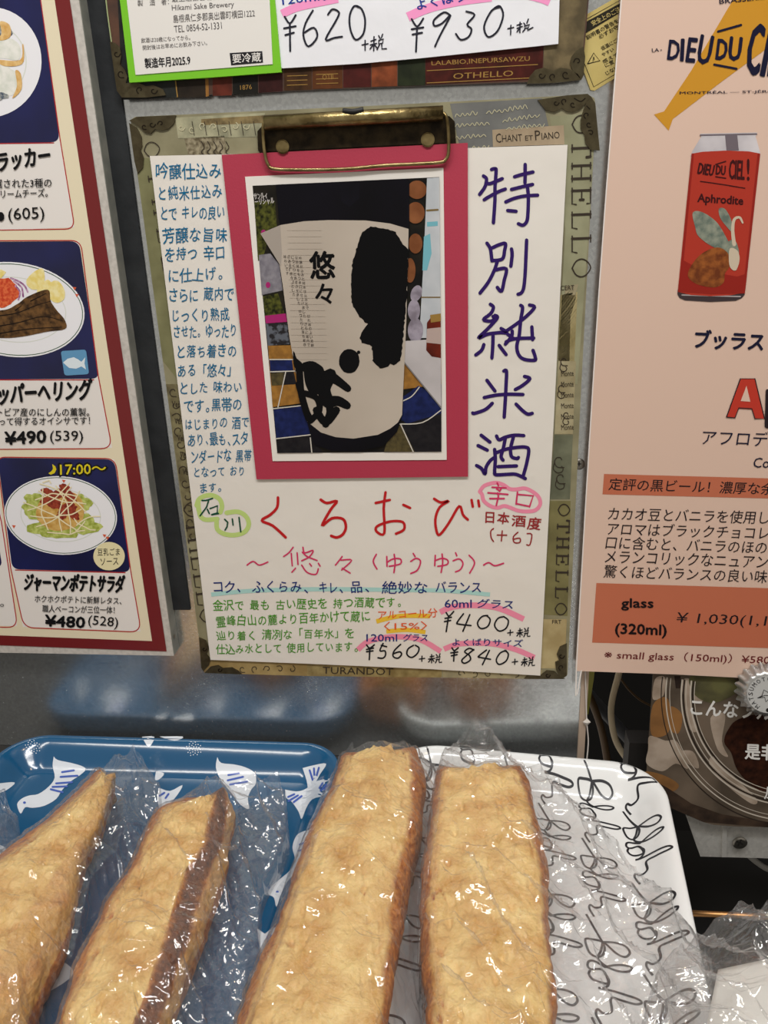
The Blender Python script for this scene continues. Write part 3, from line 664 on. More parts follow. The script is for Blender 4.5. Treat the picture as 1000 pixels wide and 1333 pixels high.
c.strokes([[(262,110),(255,190),(200,250),(130,298),(220,340),(325,435)],[(610,128),(660,155),(742,140),(690,210),(620,340),(700,280),(790,285),(815,350),(790,410),(740,435),(695,422)]], 3.6, 320, 630, 6.25)
c.strokes([[(200,68),(185,200),(190,400),(130,390),(130,345),(240,305),(340,310),(350,370),(285,405)],[(120,155),(235,130)],[(345,170),(400,195)],[(595,120),(650,150),(715,138),(640,190),(605,290),(620,400),(650,405),(720,310),(800,180),(830,250),(870,290)],[(900,130),(910,185)],[(955,135),(962,182)]], 3.4, 470, 630, 6.25)
c.done()
c = Ink('lettering', mat('marker_magenta', (204, 52, 98), rough=0.45), hm, hp, 0.0002)
c.strokes([[(10,660),(60,630),(110,660),(180,635)],[(385,515),(350,560),(308,590)],[(370,565),(378,665)],[(418,560),(425,655)],[(465,515),(480,560),(548,540),(520,590),(455,625)],[(460,555),(500,590),(580,622)],[(405,685),(375,718)],[(455,660),(500,720),(570,735),(590,690)],[(520,648),(535,668)],[(590,645),(605,668)],
  [(785,590),(730,660)],[(775,620),(862,620),(780,700)],[(785,685),(850,725)]], 1.9, 320, 630, 6.25, sm=4)
c.strokes([[(125,572),(100,630),(130,692)],[(210,590),(212,670)],[(210,640),(260,610),(320,610),(320,650),(230,670)],[(270,572),(278,640),(268,722)],[(425,565),(440,590)],[(405,630),(450,605),(485,630),(460,700),(405,728)],
  [(605,580),(600,665)],[(600,625),(660,605),(705,620),(700,655),(625,670)],[(660,570),(665,640),(652,720)],[(770,560),(780,585)],[(750,625),(800,610),(830,645),(810,695),(770,715)],[(880,580),(925,640),(885,725)],[(998,660),(1040,640),(1090,665),(1160,645)]], 2.0, 470, 630, 6.25)
c.strokes([[(395,155),(408,185)],[(340,202),(490,210)],[(390,220),(420,240)],[(440,215),(420,245)],[(295,262),(510,280)],[(315,325),(470,325)],[(400,265),(408,300),(385,400)],[(615,255),(600,385)],[(625,280),(785,295),(745,415)],[(600,380),(745,410)]], 2.2, 600, 610, 8.33, sm=0)
c.done()
c = Ink('lettering', mat('pen_brown', (150, 44, 46), rough=0.5), hm, hp, 0.0002)
c.text('日', 632, 680.5, 643, 681, 14, bold=.02); c.text('本', 647, 681, 662, 683, 15, bold=.02); c.text('酒', 666, 685, 684, 686, 14.5, bold=.02); c.text('度', 686, 689, 703, 690, 16, bold=.02, slant=0.1)
c.strokes([[(355,650),(325,680),(330,750),(355,790)],[(395,720),(498,722)],[(450,675),(440,785)],[(620,690),(570,740),(580,800),(640,800),(640,755),(575,765)],[(720,705),(770,715),(750,825),(715,825)]], 1.7, 600, 610, 8.33, sm=3)
c.done()
c = Ink('lettering', mat('pen_dark_green', (20, 74, 54), rough=0.5), hm, hp, 0.0002)
c.strokes([[(130,215),(180,215),(268,188)],[(215,220),(190,300),(105,415)],[(200,330),(225,385)],[(235,320),(330,285),(330,375),(255,400)],[(255,400),(345,385)],[(425,460),(465,500),(455,560),(430,600)],[(525,455),(535,535)],[(612,435),(635,625)]], 2.0, 250, 630, 10, sm=0)
c.done()
c = Ink('lettering', mat('pen_navy', (24, 44, 112), rough=0.5), hm, hp, 0.0002)
for t, x0, x1 in [('コク、', 276, 316), ('ふくらみ、', 328, 403), ('キレ、', 414, 448), ('品、', 455, 483), ('絶妙な', 497, 558), ('バランス', 566, 628)]:
    yy = lambda x: 771.5 + (x-276)*0.001
    c.text(t, x0, yy(x0), x1, yy(x1), 17, bold=0.015, jit=0.7)
c.text('60ml', 579, 791, 614, 791, 10.5, bold=.02); c.text('グラス', 620, 791, 667, 793, 12, bold=.02, slant=0.2)
c.text('120ml', 477, 835, 517, 835, 9.5, bold=.02); c.text('グラス', 524, 835, 556, 835, 10, bold=.02, slant=0.2)
c.text('よくばりサイズ', 587, 840, 681, 842, 10.5, bold=.025, jit=0.6); c.done()
c = Ink('lettering', mat('pen_green', (72, 142, 34), rough=0.5), hm, hp, 0.0002)
for t, x0, y0, x1, y1, h in [('金沢で 最も 古い歴史を 持つ酒蔵です。', 277, 795, 524, 790, 15), ('霊峰白山の麓より百年かけて蔵に', 281, 816, 483, 808, 15.5), ('辿り着く 清冽な「百年水」を', 281, 834, 462, 830, 14), ('仕込み水として 使用しています。', 281, 851, 467, 848, 14)]:
    c.text(t, x0, y0, x1, y1, h, bold=0.014, jit=0.8)
c.done()
c = Ink('lettering', mat('pen_orange', (224, 92, 44), rough=0.5), hm, hp, 0.0002)
c.text('アルコール分', 491, 806, 570, 803, 12.5, bold=.015, jit=.6); c.text('〈15%〉', 500, 821, 556, 820, 11.5, bold=.012); c.done()
c = Ink('lettering', mat('pen_black2', (24, 26, 32), rough=0.5), hm, hp, 0.0002)
c.strokes([[(140,250),(165,280),(205,240)],[(130,300),(185,290)],[(125,328),(178,318)],[(160,285),(140,415)],[(290,260),(235,335),(250,350),(355,362)],[(345,268),(285,412)],[(500,275),(450,285),(412,340),(440,388),(500,370),(522,310),(490,275)],[(640,285),(590,300),(560,360),(600,410),(660,385),(680,320),(640,285)]], 2.0, 560, 760, 6.67)
c.strokes([[(190,555),(210,580),(245,555)],[(180,600),(240,592)],[(185,625),(235,615)],[(210,585),(205,672)],[(380,575),(340,560),(300,590),(340,620),(350,660),(300,690),(275,665),(320,620),(380,570)],[(490,575),(420,630),(440,640),(525,655)],[(515,578),(455,702)],[(660,580),(610,600),(575,660),(600,700),(660,670),(680,610),(650,578)]], 2.0, 560, 760, 6.67)
c.strokes([[(60,495),(95,530),(145,495)],[(60,545),(135,530)],[(60,570),(130,560)],[(97,530),(90,655)],[(240,480),(205,560),(260,560),(265,610),(235,640),(185,635)],[(220,500),(278,515)],[(430,490),(360,560),(350,620),(400,640),(440,600),(420,570),(355,590)],[(570,500),(510,540),(500,600),(550,632),(610,590),(630,530),(590,500)]], 2.0, 470, 780, 8.33)
for ox, oy in [(661, 822), (546, 856), (667, 860)]:
    c.strokes([[(0,3),(7,2)],[(3.5,-1),(3.2,6)],[(14,0),(19,-1)],[(12,3),(20,2)],[(16,-3),(16,8)],[(15,3),(12,7)],[(17,3),(19,6)],[(22,-3),(23.5,-1)],[(27,-4),(26,-1)],[(22,1),(27,0),(26.5,3),(22,3.5)],[(23,4),(21,8)],[(25.5,4),(26,7.5),(29,7)]], 1.5, ox, oy-1, 1, sm=0)
c.done()

# -- crimson mount with the bottle photograph
mt = thing('photo_mount', 'crimson card with a bottle photo clipped over the handwritten sheet', 'card', W(470, 620))
CO = 0.0068
slab('card', [(288.5, 201.5), (450, 194), (609, 186), (609.5, 400), (609.5, 620.5), (334, 624), (311, 410)], CO-0.0006, CO, mat('crimson_card', (168, 44, 68), rough=0.6, bump=0.06, bscale=900), mt)
PHO = CO+0.0004
slab('photo_sheet', [(319, 230), (577.4, 218.5), (581.6, 598.6), (355, 600.3)], CO, PHO, mat('photo_white', (226, 220, 212), rough=0.25), mt)
ph = wallmap(PHO)
IM = [(328.8, 241.8), (572, 230.5), (574.8, 588), (361, 589.8)]
LY = [0.0001]
def pic(name, rgb, rgb2=None, scale=200, step=0.00004, **k):
    LY[0] += step
    return Ink(name, mat('photo_%s' % name, rgb, rough=0.3, spec=0.25, rgb2=rgb2, scale=scale, **k), ph, mt, LY[0])
pic('photo_ground', (20, 19, 18), (38, 34, 26), 90).poly(IM).done()
pic('photo_foliage', (26, 28, 12), (84, 86, 34), 500, detail=6).poly([(331, 262), (358, 262), (361, 300), (352, 302), (344, 330), (336, 340)]).poly([(342, 386), (362, 382), (372, 412), (345, 415)]).done()
c = pic('photo_sign', (196, 190, 184)); c.text('サンルィ', 331, 260, 348, 258, 8, bold=.03); c.text('ーリシャル', 332, 267, 357, 265, 8, bold=.03); c.done()
pic('photo_card', (138, 134, 140), (112, 108, 116), 300).poly([(337, 332), (352, 330), (364, 345), (368, 378), (341, 384)]).done()
c = pic('photo_magenta', (160, 38, 104)); c.poly([(345, 411), (372, 408), (374, 419), (346, 421)]); c.ell(343, 302, 3); c.ell(349, 371, 3, 4); c.done()
pic('photo_clutter', (92, 96, 104), (38, 36, 38), 260, contrast=(.45, .55)).poly([(346, 421), (374, 420), (377, 448), (349, 450)]).done()
# table cloth
pic('cloth_ochre', (158, 112, 50), (132, 92, 42), 300).poly([(349, 450), (574, 445), (574.8, 500), (355, 530)]).done()
c = pic('cloth_blue', (28, 38, 88), (20, 28, 66), 300)
c.poly([(351, 469), (380, 468), (382, 483), (352, 483)]); c.poly([(356, 532), (400, 528), (406, 565), (360, 571)]); c.poly([(522, 545), (574.8, 500), (574.8, 540), (530, 552)]); c.poly([(520, 520), (545, 502), (574, 520), (572, 532), (523, 548)]); c.done()
c = pic('cloth_dark', (24, 22, 26), (34, 32, 34), 300); c.poly([(360, 570), (405, 566), (420, 589), (361, 589.8)]); c.poly([(522, 554), (574.8, 538), (574.8, 588), (518, 588)]); c.poly([(352, 483), (382, 482), (386, 500), (354, 502)]); c.done()
c = pic('cloth_olive', (88, 78, 48), (66, 58, 38), 400); c.poly([(353, 486), (370, 485), (368, 501), (354, 502)]); c.poly([(505, 570), (522, 552), (540, 588), (500, 588)]); c.done()
c = pic('cloth_line', (196, 190, 180)); 
for st in [[(351, 468), (381, 468)], [(352, 484), (384, 483)], [(356, 532), (402, 527)], [(360, 571), (404, 566)], [(520, 552), (550, 550), (574, 534)], [(524, 522), (536, 516), (546, 504)], [(372, 484), (362, 530)], [(522, 553), (538, 588)], [(404, 570), (406, 589)]]: c.stroke(st, 1.4)
c.done()
# right background of the picture
c = pic('photo_eggs', (150, 96, 60), (112, 66, 38), 60); c.ell(543, 247, 12.5, 12); c.ell(541, 277, 12, 14); c.ell(541, 317, 9, 13); c.ell(534, 352, 7, 16); c.done()
pic('photo_paper', (196, 198, 200), (178, 182, 186), 60).poly([(556, 232), (572, 231), (574, 440), (546, 440), (552, 330)]).done()
c = pic('photo_teal', (112, 172, 184)); c.poly([(556, 289), (570, 288), (570, 294), (556, 295)]); c.poly([(552, 308), (560, 304), (562, 330), (556, 352), (550, 352)]); c.done()
c = pic('photo_brown_line', (120, 100, 62)); c.stroke([(556, 274), (570, 273)], 2.5); c.stroke([(549, 387), (573, 387)], 1.6); c.done()
pic('photo_toy', (156, 148, 160), (120, 112, 122), 200).ell(542, 382, 7, 11, 20).ell(539, 404, 8, 14).ell(541, 430, 10, 16).done()
pic('photo_table', (188, 182, 182), (170, 164, 164), 40).poly([(526, 444), (574, 441), (574.5, 532), (526, 470)]).done()
pic('photo_tray_edge', (122, 118, 118)).stroke([(525, 470), (574, 530)], 1.5).done()
pic('photo_jar', (112, 38, 22), (70, 24, 16), 80).poly([(556, 420), (562, 412), (574, 411), (574, 466), (562, 464), (555, 456)]).done()
pic('photo_jar_label', (176, 156, 148)).poly([(556, 428), (574, 426), (574, 448), (555, 446)]).done()
pic('photo_jar_lid', (148, 116, 58)).poly([(560, 410), (574, 408), (574, 418), (561, 420)]).done()
# bottle
pic('photo_bottle', (10, 9, 13), (14, 12, 20), 30).poly([(359, 240.3), (533, 232.5), (533, 300), (524, 540), (517, 562), (500, 580), (470, 587), (432, 587), (408, 578), (400, 550), (368, 330)]).done()
c = pic('photo_bottle_shine', (17, 16, 25), (12, 11, 17), 60); c.poly([(442, 240), (468, 238), (468, 258), (455, 270), (444, 262)]); c.stroke([(378, 270), (378, 284)], 3); c.stroke([(530.5, 234), (531.5, 296)], 2); c.stroke([(362, 245), (364, 285)], 3); c.done()
pic('photo_bottle_label', (186, 174, 160), (170, 158, 144), 14).poly([(339, 304), (365, 293), (396, 288), (428, 286.5), (476, 287), (508, 291), (532, 298), (529, 420), (523.5, 540), (518, 550), (508, 558), (492, 566), (460, 571), (437, 569), (418, 563), (399, 548), (388, 500), (377, 440), (368, 370), (364, 344)]).done()
pic('photo_label_flap', (160, 150, 140)).poly([(339, 304), (365, 293), (367, 330), (366, 347)]).done()
c = pic('photo_label_rib', (174, 162, 148)); 
for i in range(22): c.stroke([(374+i*0.3, 300+i*8), (418+i*.4, 300+i*8)], 0.5)
c.done()
M_INKP = mat('photo_ink', (8, 8, 10), rough=0.3, spec=.25)
def rough_edge(P, seed, a=1.1):
    rnd = random.Random(seed); out = []
    for i in range(len(P)):
        p = Vector(P[i]); q = Vector(P[(i+1) % len(P)]); n = max(1, int((q-p).length/3))
        for k in range(n):
            s = p.lerp(q, k/n); out.append((s.x+rnd.uniform(-a, a), s.y+rnd.uniform(-a, a)))
    return out
LY[0] += 0.00004; c = Ink('photo_brush_ink', M_INKP, ph, mt, LY[0])
c.poly(rough_edge([(483, 294.6), (470, 304), (464.7, 322), (459, 340), (456.5, 370), (457.5, 390), (461, 402), (468, 412), (475.5, 420), (479, 422), (472, 430), (468, 440), (471, 446), (484.5, 451), (485.6, 470), (495, 480), (505, 478), (508, 473), (513, 476), (521, 470), (524, 450), (526.5, 420), (530, 380), (532, 325), (525, 318), (515, 302), (505, 298.5)], 3, 0.9))
c.poly(rough_edge([(455+13.5*math.cos(a), 470+16*math.sin(a)) for a in [i*0.35 for i in range(18)]], 8, 0.6)); c.ell(467, 458.5, 2.2)
c.text('悠', 404, 363, 436, 362, 35, bold=0.03); c.text('々', 411, 396, 434, 395, 26, bold=0.02)
c.poly(rough_edge([(382, 456), (386, 466), (393, 473), (391, 480), (385, 484), (382, 470)], 1, .7))
for st, w in [([(396, 478), (406, 476), (416, 482)], 12), ([(404, 480), (406, 496), (410, 506)], 18), ([(408, 492), (428, 490), (440, 496), (453, 506)], [17, 9]), ([(430, 488), (422, 506), (426, 522)], 17), ([(428, 524), (440, 522), (452, 528)], [16, 10]),
              ([(390, 484), (392, 510), (397, 530), (402, 545)], 9), ([(397, 512), (412, 518), (416, 534), (404, 548)], 8), ([(388, 500), (394, 520)], 7), ([(412, 534), (424, 550), (438, 534)], 10), ([(426, 520), (430, 536), (424, 552)], 10), ([(398, 530), (406, 546)], 5)]: c.stroke(st, w)
c.done()
c = pic('photo_small_text', (70, 62, 58))
for j, (x0, t) in enumerate([(391, '吟醸仕込みと純米仕込みとで、切れ味のよい芳醇'), (386, 'な旨味をもつ辛口に仕上げました。さらに蔵内で'), (381, 'じっくりと熟成させました。ゆったりと落ち着き'), (376, 'のある「悠々」とした'), (371, '味わいです。')]):
    for i, ch in enumerate(t):
        x = x0 + i*0.75; y = 334 + i*5.4 - j*0.5; c.text(ch, x-1.8, y+4, x+1.8, y+4, 4) if ch not in '、。' else None
c.done()

# -- metal clip of the main clipboard
cl = mc
CLO = OM+0.0003
slab('clip_plate', [(335, 171), (342, 163), (585, 151), (592, 158), (594, 190), (588, 198), (340, 201), (336, 196)], OM, OM+0.0014, M_BRASSD, cl)
pa, pb = W(345, 160, 0.0105), W(577, 147.5, 0.0105)
tube('clip_bar', [pa, pb], 0.0034, M_BRASS, cl, seg=20, smoothpath=False)
dx = (pb-pa).normalized()
slab('clip_lip', [(344, 166), (578, 154), (579, 186), (345, 197)], OM+0.001, OM+0.0026, M_BRASSD, cl)
n = Vector((0, -1, 0))
mid = pa.lerp(pb, 0.49)
tube('clip_notch', [W(447, 144.5, .0122), W(460, 145.5, .0132), W(473, 143.0, .0122)], 0.0013, mat('notch_black', (10, 9, 7), rough=.6), cl, seg=10)
for (x, y) in [(368, 191), (557, 182)]:
    disc('rivet', W(x, y, OM+0.0026), (0, -1, 0), 0.0033, 0.0008, M_BRASS, cl, 24)
wp = [(346, 156, .0105), (343, 162, .011), (343, 180, .0095), (345, 200, .0088), (349, 214, .0086), (358, 220, .0086), (400, 221, .0086), (450, 220, .0086), (500, 215.5, .0086), (540, 213.5, .0086), (572, 211.5, .0086), (580, 208, .0086), (584, 198, .0088), (584, 175, .0095), (582, 155, .011), (577, 147, .0105)]
tube('wire_loop', [W(x, y, o_) for x, y, o_ in wp], 0.00085, M_BRASS, cl, seg=10)

# ------------------------------------------------------------------ warning sticker, screw
st = thing('warning_sticker', 'pale yellow safety warning sticker partly behind the pink poster', 'sticker', W(775, 110))
SO = 0.0012
slab('sticker_sheet', [(739, 36), (741, 32), (812, -9), (820, 90), (774, 118), (769, 117)], 0.0001, SO, mat('sticker_yellow', (198, 180, 116), rough=0.35, rgb2=(182, 162, 98), scale=40), st)
sm_ = wallmap(SO)
c = Ink('lettering', mat('sticker_black', (40, 36, 28), rough=0.4), sm_, st, 0.0001)
c.outline([(743, 36.5), (815, -4), (822, 84), (773, 113)], 0.9)
c.poly([(749, 36), (815, 0), (818, 10), (755, 48)])
for a in [('説明書の警告を', 765, 52, 806, 29, 6), ('必ずお守り', 781, 51, 812, 34, 6), ('低温にご注意', 784, 66, 815, 49, 5.5), ('やすい', 785, 74, 800, 66, 5), ('感えず', 786, 83, 806, 72, 5), ('に置', 789, 88, 800, 82, 5), ('じない', 790, 98, 806, 89, 5)]: c.text(*a, bold=0.02)
c.outline([(765, 83), (773, 69), (781, 79)], 1.1); c.stroke([(772, 80), (773, 74), (774, 78)], 0.8); c.done()
Ink('lettering', mat('sticker_yellow', (198, 180, 116)), sm_, st, 0.0002).text('安全上のご注意', 772, 34, 815, 11, 7, bold=.02).done()
sc_ = thing('panel_screw', 'small round cross-head screw in the steel panel left of the pink poster', 'screw', W(754, 604))
disc('screw_head', W(754, 604, 0.0), (0, -1, 0), 0.0031, 0.0016, M_SCREW, sc_, 24)
c = Ink('cross_slot', mat('slot_dark', (30, 28, 26), rough=.6), wallmap(0.0016), sc_, 0.00005)
c.stroke([(751.5, 604), (756.5, 604)], 1.3); c.stroke([(754, 601.5), (754, 606.5)], 1.3); c.done()

# ------------------------------------------------------------------ pink beer poster
po = thing('beer_poster', 'pale pink drink poster with a red can picture at the right', 'poster', W(880, 874))
BO = 0.007
PINKP = (214, 184, 166)
XR = W(749.5, 871, BO).x + 0.150
def right_edge(py, off=BO):
    a, b = 900.0, 1500.0
    for _ in range(40):
        m_ = (a+b)/2
        if W(m_, py, off).x < XR: a = m_
        else: b = m_
    return (a, py)
slab('poster_board', [(812, -60), right_edge(-78), right_edge(889), (880, 878), (751, 873.5), (749.5, 871), (780, 380), (808.5, 0)], BO-0.0015, BO, mat('poster_pink', PINKP, rough=0.3), po)
bm_ = wallmap(BO)
Ink('poster_edge', mat('poster_edge', (226, 218, 212), rough=.3), bm_, po, 0.0001).stroke([(812, -50), (809, 0), (780, 380), (750.5, 871), (757, 873)], 1.6).done()
def pk(name, rgb, lay=0.0002, **k): return Ink(name, mat('poster_%s_%d_%d' % (name, rgb[0], rgb[1]), rgb, rough=0.3, **k), bm_, po, lay)
pk('horn_emblem', (196, 140, 44), 0.0001).poly([(956, -3), (1058, -50), (1058, 30), (1000, 62), (940, 106), (876, 155), (870.6, 170), (851.5, 149), (864.6, 145), (900, 92)]).done()
c = pk('lettering', (24, 24, 48), 0.00025)
c.text('BRASSERIE', 937, 5, 996, -1, 6, bold=.03); c.text('LA', 849, 67.5, 858, 67, 4.5, bold=.03); c.stroke([(860, 65), (861.5, 65)], 1)
for t, x0, x1, yb0, yb1, h0 in [('D', 869, 883, 77, 78, 25), ('I', 886, 889.5, 79, 79, 28), ('E', 893, 904, 80, 81, 31), ('U', 907, 923, 82, 84, 37)]: c.text(t, x0, yb0, x1, yb1, h0, bold=.028, slant=.05)
c.text('D', 932, 77, 945, 78, 26, bold=.035, slant=.05); c.text('U', 948, 78, 963, 79, 30, bold=.035, slant=.05)
c.stroke([(935, 41), (965, 32.5)], 3); c.stroke([(930, 84), (959, 89.5)], 3)
c.text('C', 970, 96, 987, 98, 66, bold=.022, slant=.03); c.text('I', 990, 98, 995, 99, 74, bold=.014); c.text('EL!', 1001, 100, 1040, 104, 78, bold=.03)
c.text('MONTRÉAL — ST-JÉRÔME', 885, 123.5, 1024, 121, 5, bold=.03)
c.text('ブッラスリー', 903, 453, 1040, 459, 24, bold=.035, slant=.12)
c.text('アフロディーテ', 913, 579, 1065, 584, 20, slant=.12); c.text('Cotes', 980, 608.5, 1022, 610, 13, bold=.01, slant=.15)
c.done()
c = pk('lettering', (40, 30, 34), 0.00035)
c.outline([(946, 543), (964, 493), (983, 493), (995.5, 545), (983, 545), (979, 532), (962, 531), (957, 544)], 1.4)
c.text('p', 997, 556, 1028, 557, 48, bold=.03)
c.done()
c = pk('lettering', (184, 56, 42), 0.0003); c.poly([(946, 543.5), (965, 493), (983, 493), (995.5, 545), (983, 545), (979.5, 533), (961, 532), (957.5, 544)]); c.done()
c = pk('lettering', PINKP, 0.0004); c.poly([(964.5, 522), (972, 502), (977, 523)]); c.done()
c = pk('price_band', (186, 106, 78), 0.0001); c.poly([(786.5, 617), (1088, 625), (1086, 651), (784.5, 643.5)]); c.poly([(776.5, 759), (1078, 768), (1074, 846), (771, 836.5)]); c.done()
c = pk('lettering', (34, 26, 30), 0.0002)
c.text('定評の黒ビール！濃厚な余韻', 792, 638, 1025, 645, 16, bold=.008, slant=.12)
for t, x0, y0, x1, y1 in [('カカオ豆とバニラを使用した', 791, 677, 1018, 683), ('アロマはブラックチョコレー', 790, 696.5, 1018, 703), ('口に含むと、バニラのほのか', 788, 714.5, 1016, 722), ('メランコリックなニュアンス', 787, 733, 1016, 741), ('驚くほどバランスの良い味わ', 785, 752, 1015, 760)]: c.text(t, x0, y0, x1, y1, 17, slant=.13)
c.text('¥ 1,030(1,133)', 879, 814, 1035, 820, 17, slant=.16, bold=-.002); c.done()
c = pk('lettering', (26, 18, 20), 0.0003); c.text('glass', 809, 794.5, 850.5, 795, 15.5, bold=.03); c.text('(320ml)', 801, 829, 867.5, 831, 17.5, bold=.03); c.done()
c = pk('lettering', (104, 34, 36), 0.0002); c.text('※ small glass（150ml)）¥580(638)', 786, 859.5, 1040, 868, 14, bold=.008, slant=.1); c.done()
# the can on the poster
c = pk('can_picture', (172, 166, 170), 0.0002, rgb2=(206, 200, 202), scale=60); c.poly([(912, 174), (986, 172.5), (984, 178), (990, 199), (990, 204), (899, 203), (902, 196), (913, 178)]); c.done()
c = pk('can_lid_shade', (108, 98, 104), 0.00025); c.poly([(944, 176), (960, 176), (962, 196), (946, 196)]); c.stroke([(912, 176), (985, 174.5)], 2); c.done()
c = pk('can_base', (62, 52, 54), 0.0002); c.poly([(882.5, 377), (970, 379), (969.5, 384), (966, 388), (958, 391.5), (925, 393), (892, 391), (885, 388), (882, 383)]); c.done()
c = pk('can_base_shine', (168, 158, 158), 0.00025); c.stroke([(888, 384), (964, 386)], 1.6); c.done()
c = pk('can_body', (170, 54, 40), 0.0003); c.poly([(900.5, 200), (915, 197.5), (945, 196), (975, 197), (990, 200), (970, 381), (950, 384.5), (925, 385.5), (900, 384), (882.5, 380)]); c.done()
c = pk('can_band', (142, 36, 28), 0.00035); c.poly([(888.5, 338), (914, 352), (960, 360), (972.5, 356), (970, 382), (925, 383), (882.5, 380)]); c.stroke([(902, 201), (885, 378)], 3); c.stroke([(988, 201), (969, 378)], 3); c.done()
c = pk('lettering', (60, 20, 22), 0.0004)
c.text('DIEU', 908, 226, 928, 229, 14, bold=.04, slant=.05); c.text('DU', 932, 227, 944, 228, 12, bold=.04); c.text('CIEL', 949, 233, 969, 234, 25, bold=.02); c.text('!', 973, 235, 975.5, 235, 28, bold=.02)
c.stroke([(932, 214), (945, 210)], 1.6); c.stroke([(932, 230), (945, 232)], 1.6); c.stroke([(912, 236), (940, 240), (970, 245)], 1.3)
c.text('Aphrodite', 908, 266, 967, 270, 14, bold=.03); c.done()
c = pk('bird_picture', (140, 144, 128), 0.0004, rgb2=(96, 108, 98), scale=300)
c.spoly([(902, 277), (914, 276), (932, 288), (944, 306), (952, 326), (930, 322), (910, 308), (905, 295)]); c.spoly([(936, 272), (944, 272), (952, 286), (954, 302), (947, 296), (938, 284)]); c.spoly([(944, 318), (956, 312), (962, 326), (960, 338), (950, 342), (940, 330)]); c.done()
c = pk('bird_neck', (196, 180, 158), 0.00045); c.stroke([(956, 318), (954, 300), (956, 286), (963, 283), (967, 290)], [5, 2.4]); c.spoly([(950, 324), (960, 326), (963, 338), (958, 352), (950, 346)]); c.done()
c = pk('hair_picture', (104, 52, 26), 0.00042, rgb2=(150, 86, 40), scale=300); c.spoly([(914, 330), (934, 322), (948, 330), (950, 346), (944, 356), (942, 368), (930, 374), (908, 370), (896, 360), (900, 346)]); c.done()

# ------------------------------------------------------------------ photo flyer with a jar, bottom right, and the crown cap
fl = thing('photo_flyer', 'glossy photo flyer of a clear jar with white Japanese text under the pink poster', 'flyer', W(930, 1060))
FO = 0.0045
def FM(px, py, lay=0): return W(px, py, FO+lay)
slab('flyer_sheet', [(851, 866), (1070, 866), (1070, 1086), (1000, 1077), (960, 1076), (930, 1074), (915, 1070), (895, 1060), (872, 1051), (855, 1043), (839.7, 1038), (842, 1000), (846, 940)], FO-0.0004, FO, mat('flyer_brown', (112, 98, 84), rough=.15, rgb2=(78, 68, 58), scale=30), fl, front=lambda x, y: FM(x, y))
def fk(name, rgb, lay, **k): return Ink(name, mat('flyer_%s' % name, rgb, rough=.15, **k), FM, fl, lay)
c = fk('flyer_shine', (176, 160, 144), .0001, rgb2=(140, 124, 108), scale=60)
c.spoly([(846, 958), (866, 964), (882, 966), (896, 1000), (880, 994), (862, 1004), (842, 994), (844, 975)]); c.spoly([(880, 980), (902, 978), (910, 1000), (892, 992)]); c.spoly([(905, 900), (930, 890), (925, 905), (908, 915)]); c.done()
c = fk('flyer_shine', (176, 160, 144), .00011); c.spoly([(930, 985), (955, 1010), (985, 1040), (978, 1046), (946, 1022), (924, 996)]); c.spoly([(925, 935), (944, 930), (940, 965), (948, 985), (934, 975)]); c.spoly([(888, 890), (900, 886), (898, 915), (908, 950), (896, 945)]); c.spoly([(853, 884), (866, 882), (864, 905), (850, 910)]); c.done()
c = fk('flyer_amber', (146, 104, 62), .00012, rgb2=(118, 84, 52), scale=60); c.spoly([(850, 918), (868, 908), (874, 934), (868, 956), (848, 956)]); c.spoly([(842, 1004), (866, 1010), (884, 1022), (872, 1030), (842, 1012)]); c.spoly([(872, 920), (888, 930), (884, 954), (872, 948)]); c.done()
c = fk('flyer_green', (98, 96, 62), .00012, rgb2=(70, 66, 50), scale=80); c.spoly([(900, 880), (950, 880), (960, 900), (930, 915), (905, 905)]); c.done()
c = fk('flyer_dark', (44, 36, 32), .00014, rgb2=(70, 56, 46), scale=90); c.poly([(844, 1012), (870, 1026), (900, 1046), (940, 1060), (1000, 1070), (1060, 1074), (1060, 1086), (1000, 1077), (915, 1070), (872, 1051), (840, 1036)]); c.poly([(878, 880), (886, 880), (888, 896), (880, 896)]); c.done()
c = fk('jar_rings', (190, 180, 166), .00016)
for r, w in [(163, 1.6), (158, 0.8), (143, 1.8), (137, 1), (131, 2.0), (126, .9)]:
    P = [(1030 + r*math.cos(a), 905 + r*math.sin(a)) for a in [math.radians(88+i*5) for i in range(28)]]
    P = [p for p in P if p[1] > 879 and p[0] < 1060 and p[1] < 1070 and not (p[0] < 846 or (p[1] > 1030+(p[0]-840)*0.33))]
    if len(P) > 2: c.stroke(P, w)
c.done()
c = fk('jar_ring_shade', (52, 44, 38), .00015)
for r, w in [(169, 1.4), (140, 2.2), (128, 2.0)]:
    P = [(1030 + r*math.cos(a), 905 + r*math.sin(a)) for a in [math.radians(88+i*5) for i in range(28)]]
    P = [p for p in P if p[1] > 879 and p[0] < 1060 and p[1] < 1070 and not (p[0] < 846 or (p[1] > 1030+(p[0]-840)*0.33))]
    if len(P) > 2: c.stroke(P, w)
c.done()
c = fk('cookie_picture', (58, 32, 22), .00018, rgb2=(34, 20, 16), scale=220, detail=6); c.spoly([(1060, 930), (1000, 928), (962, 936), (948, 950), (943, 966), (952, 980), (960, 1002), (978, 1022), (1000, 1032), (1060, 1040)]); c.done()
c = fk('lettering', (222, 220, 216), .00022)
c.text('こんなフルーツ', 899, 930, 1048, 941, 20, bold=.028); c.text('是非', 970, 988, 1010, 990, 20, bold=.028); c.text('風', 995, 1040, 1012, 1042, 16, bold=.02); c.done()

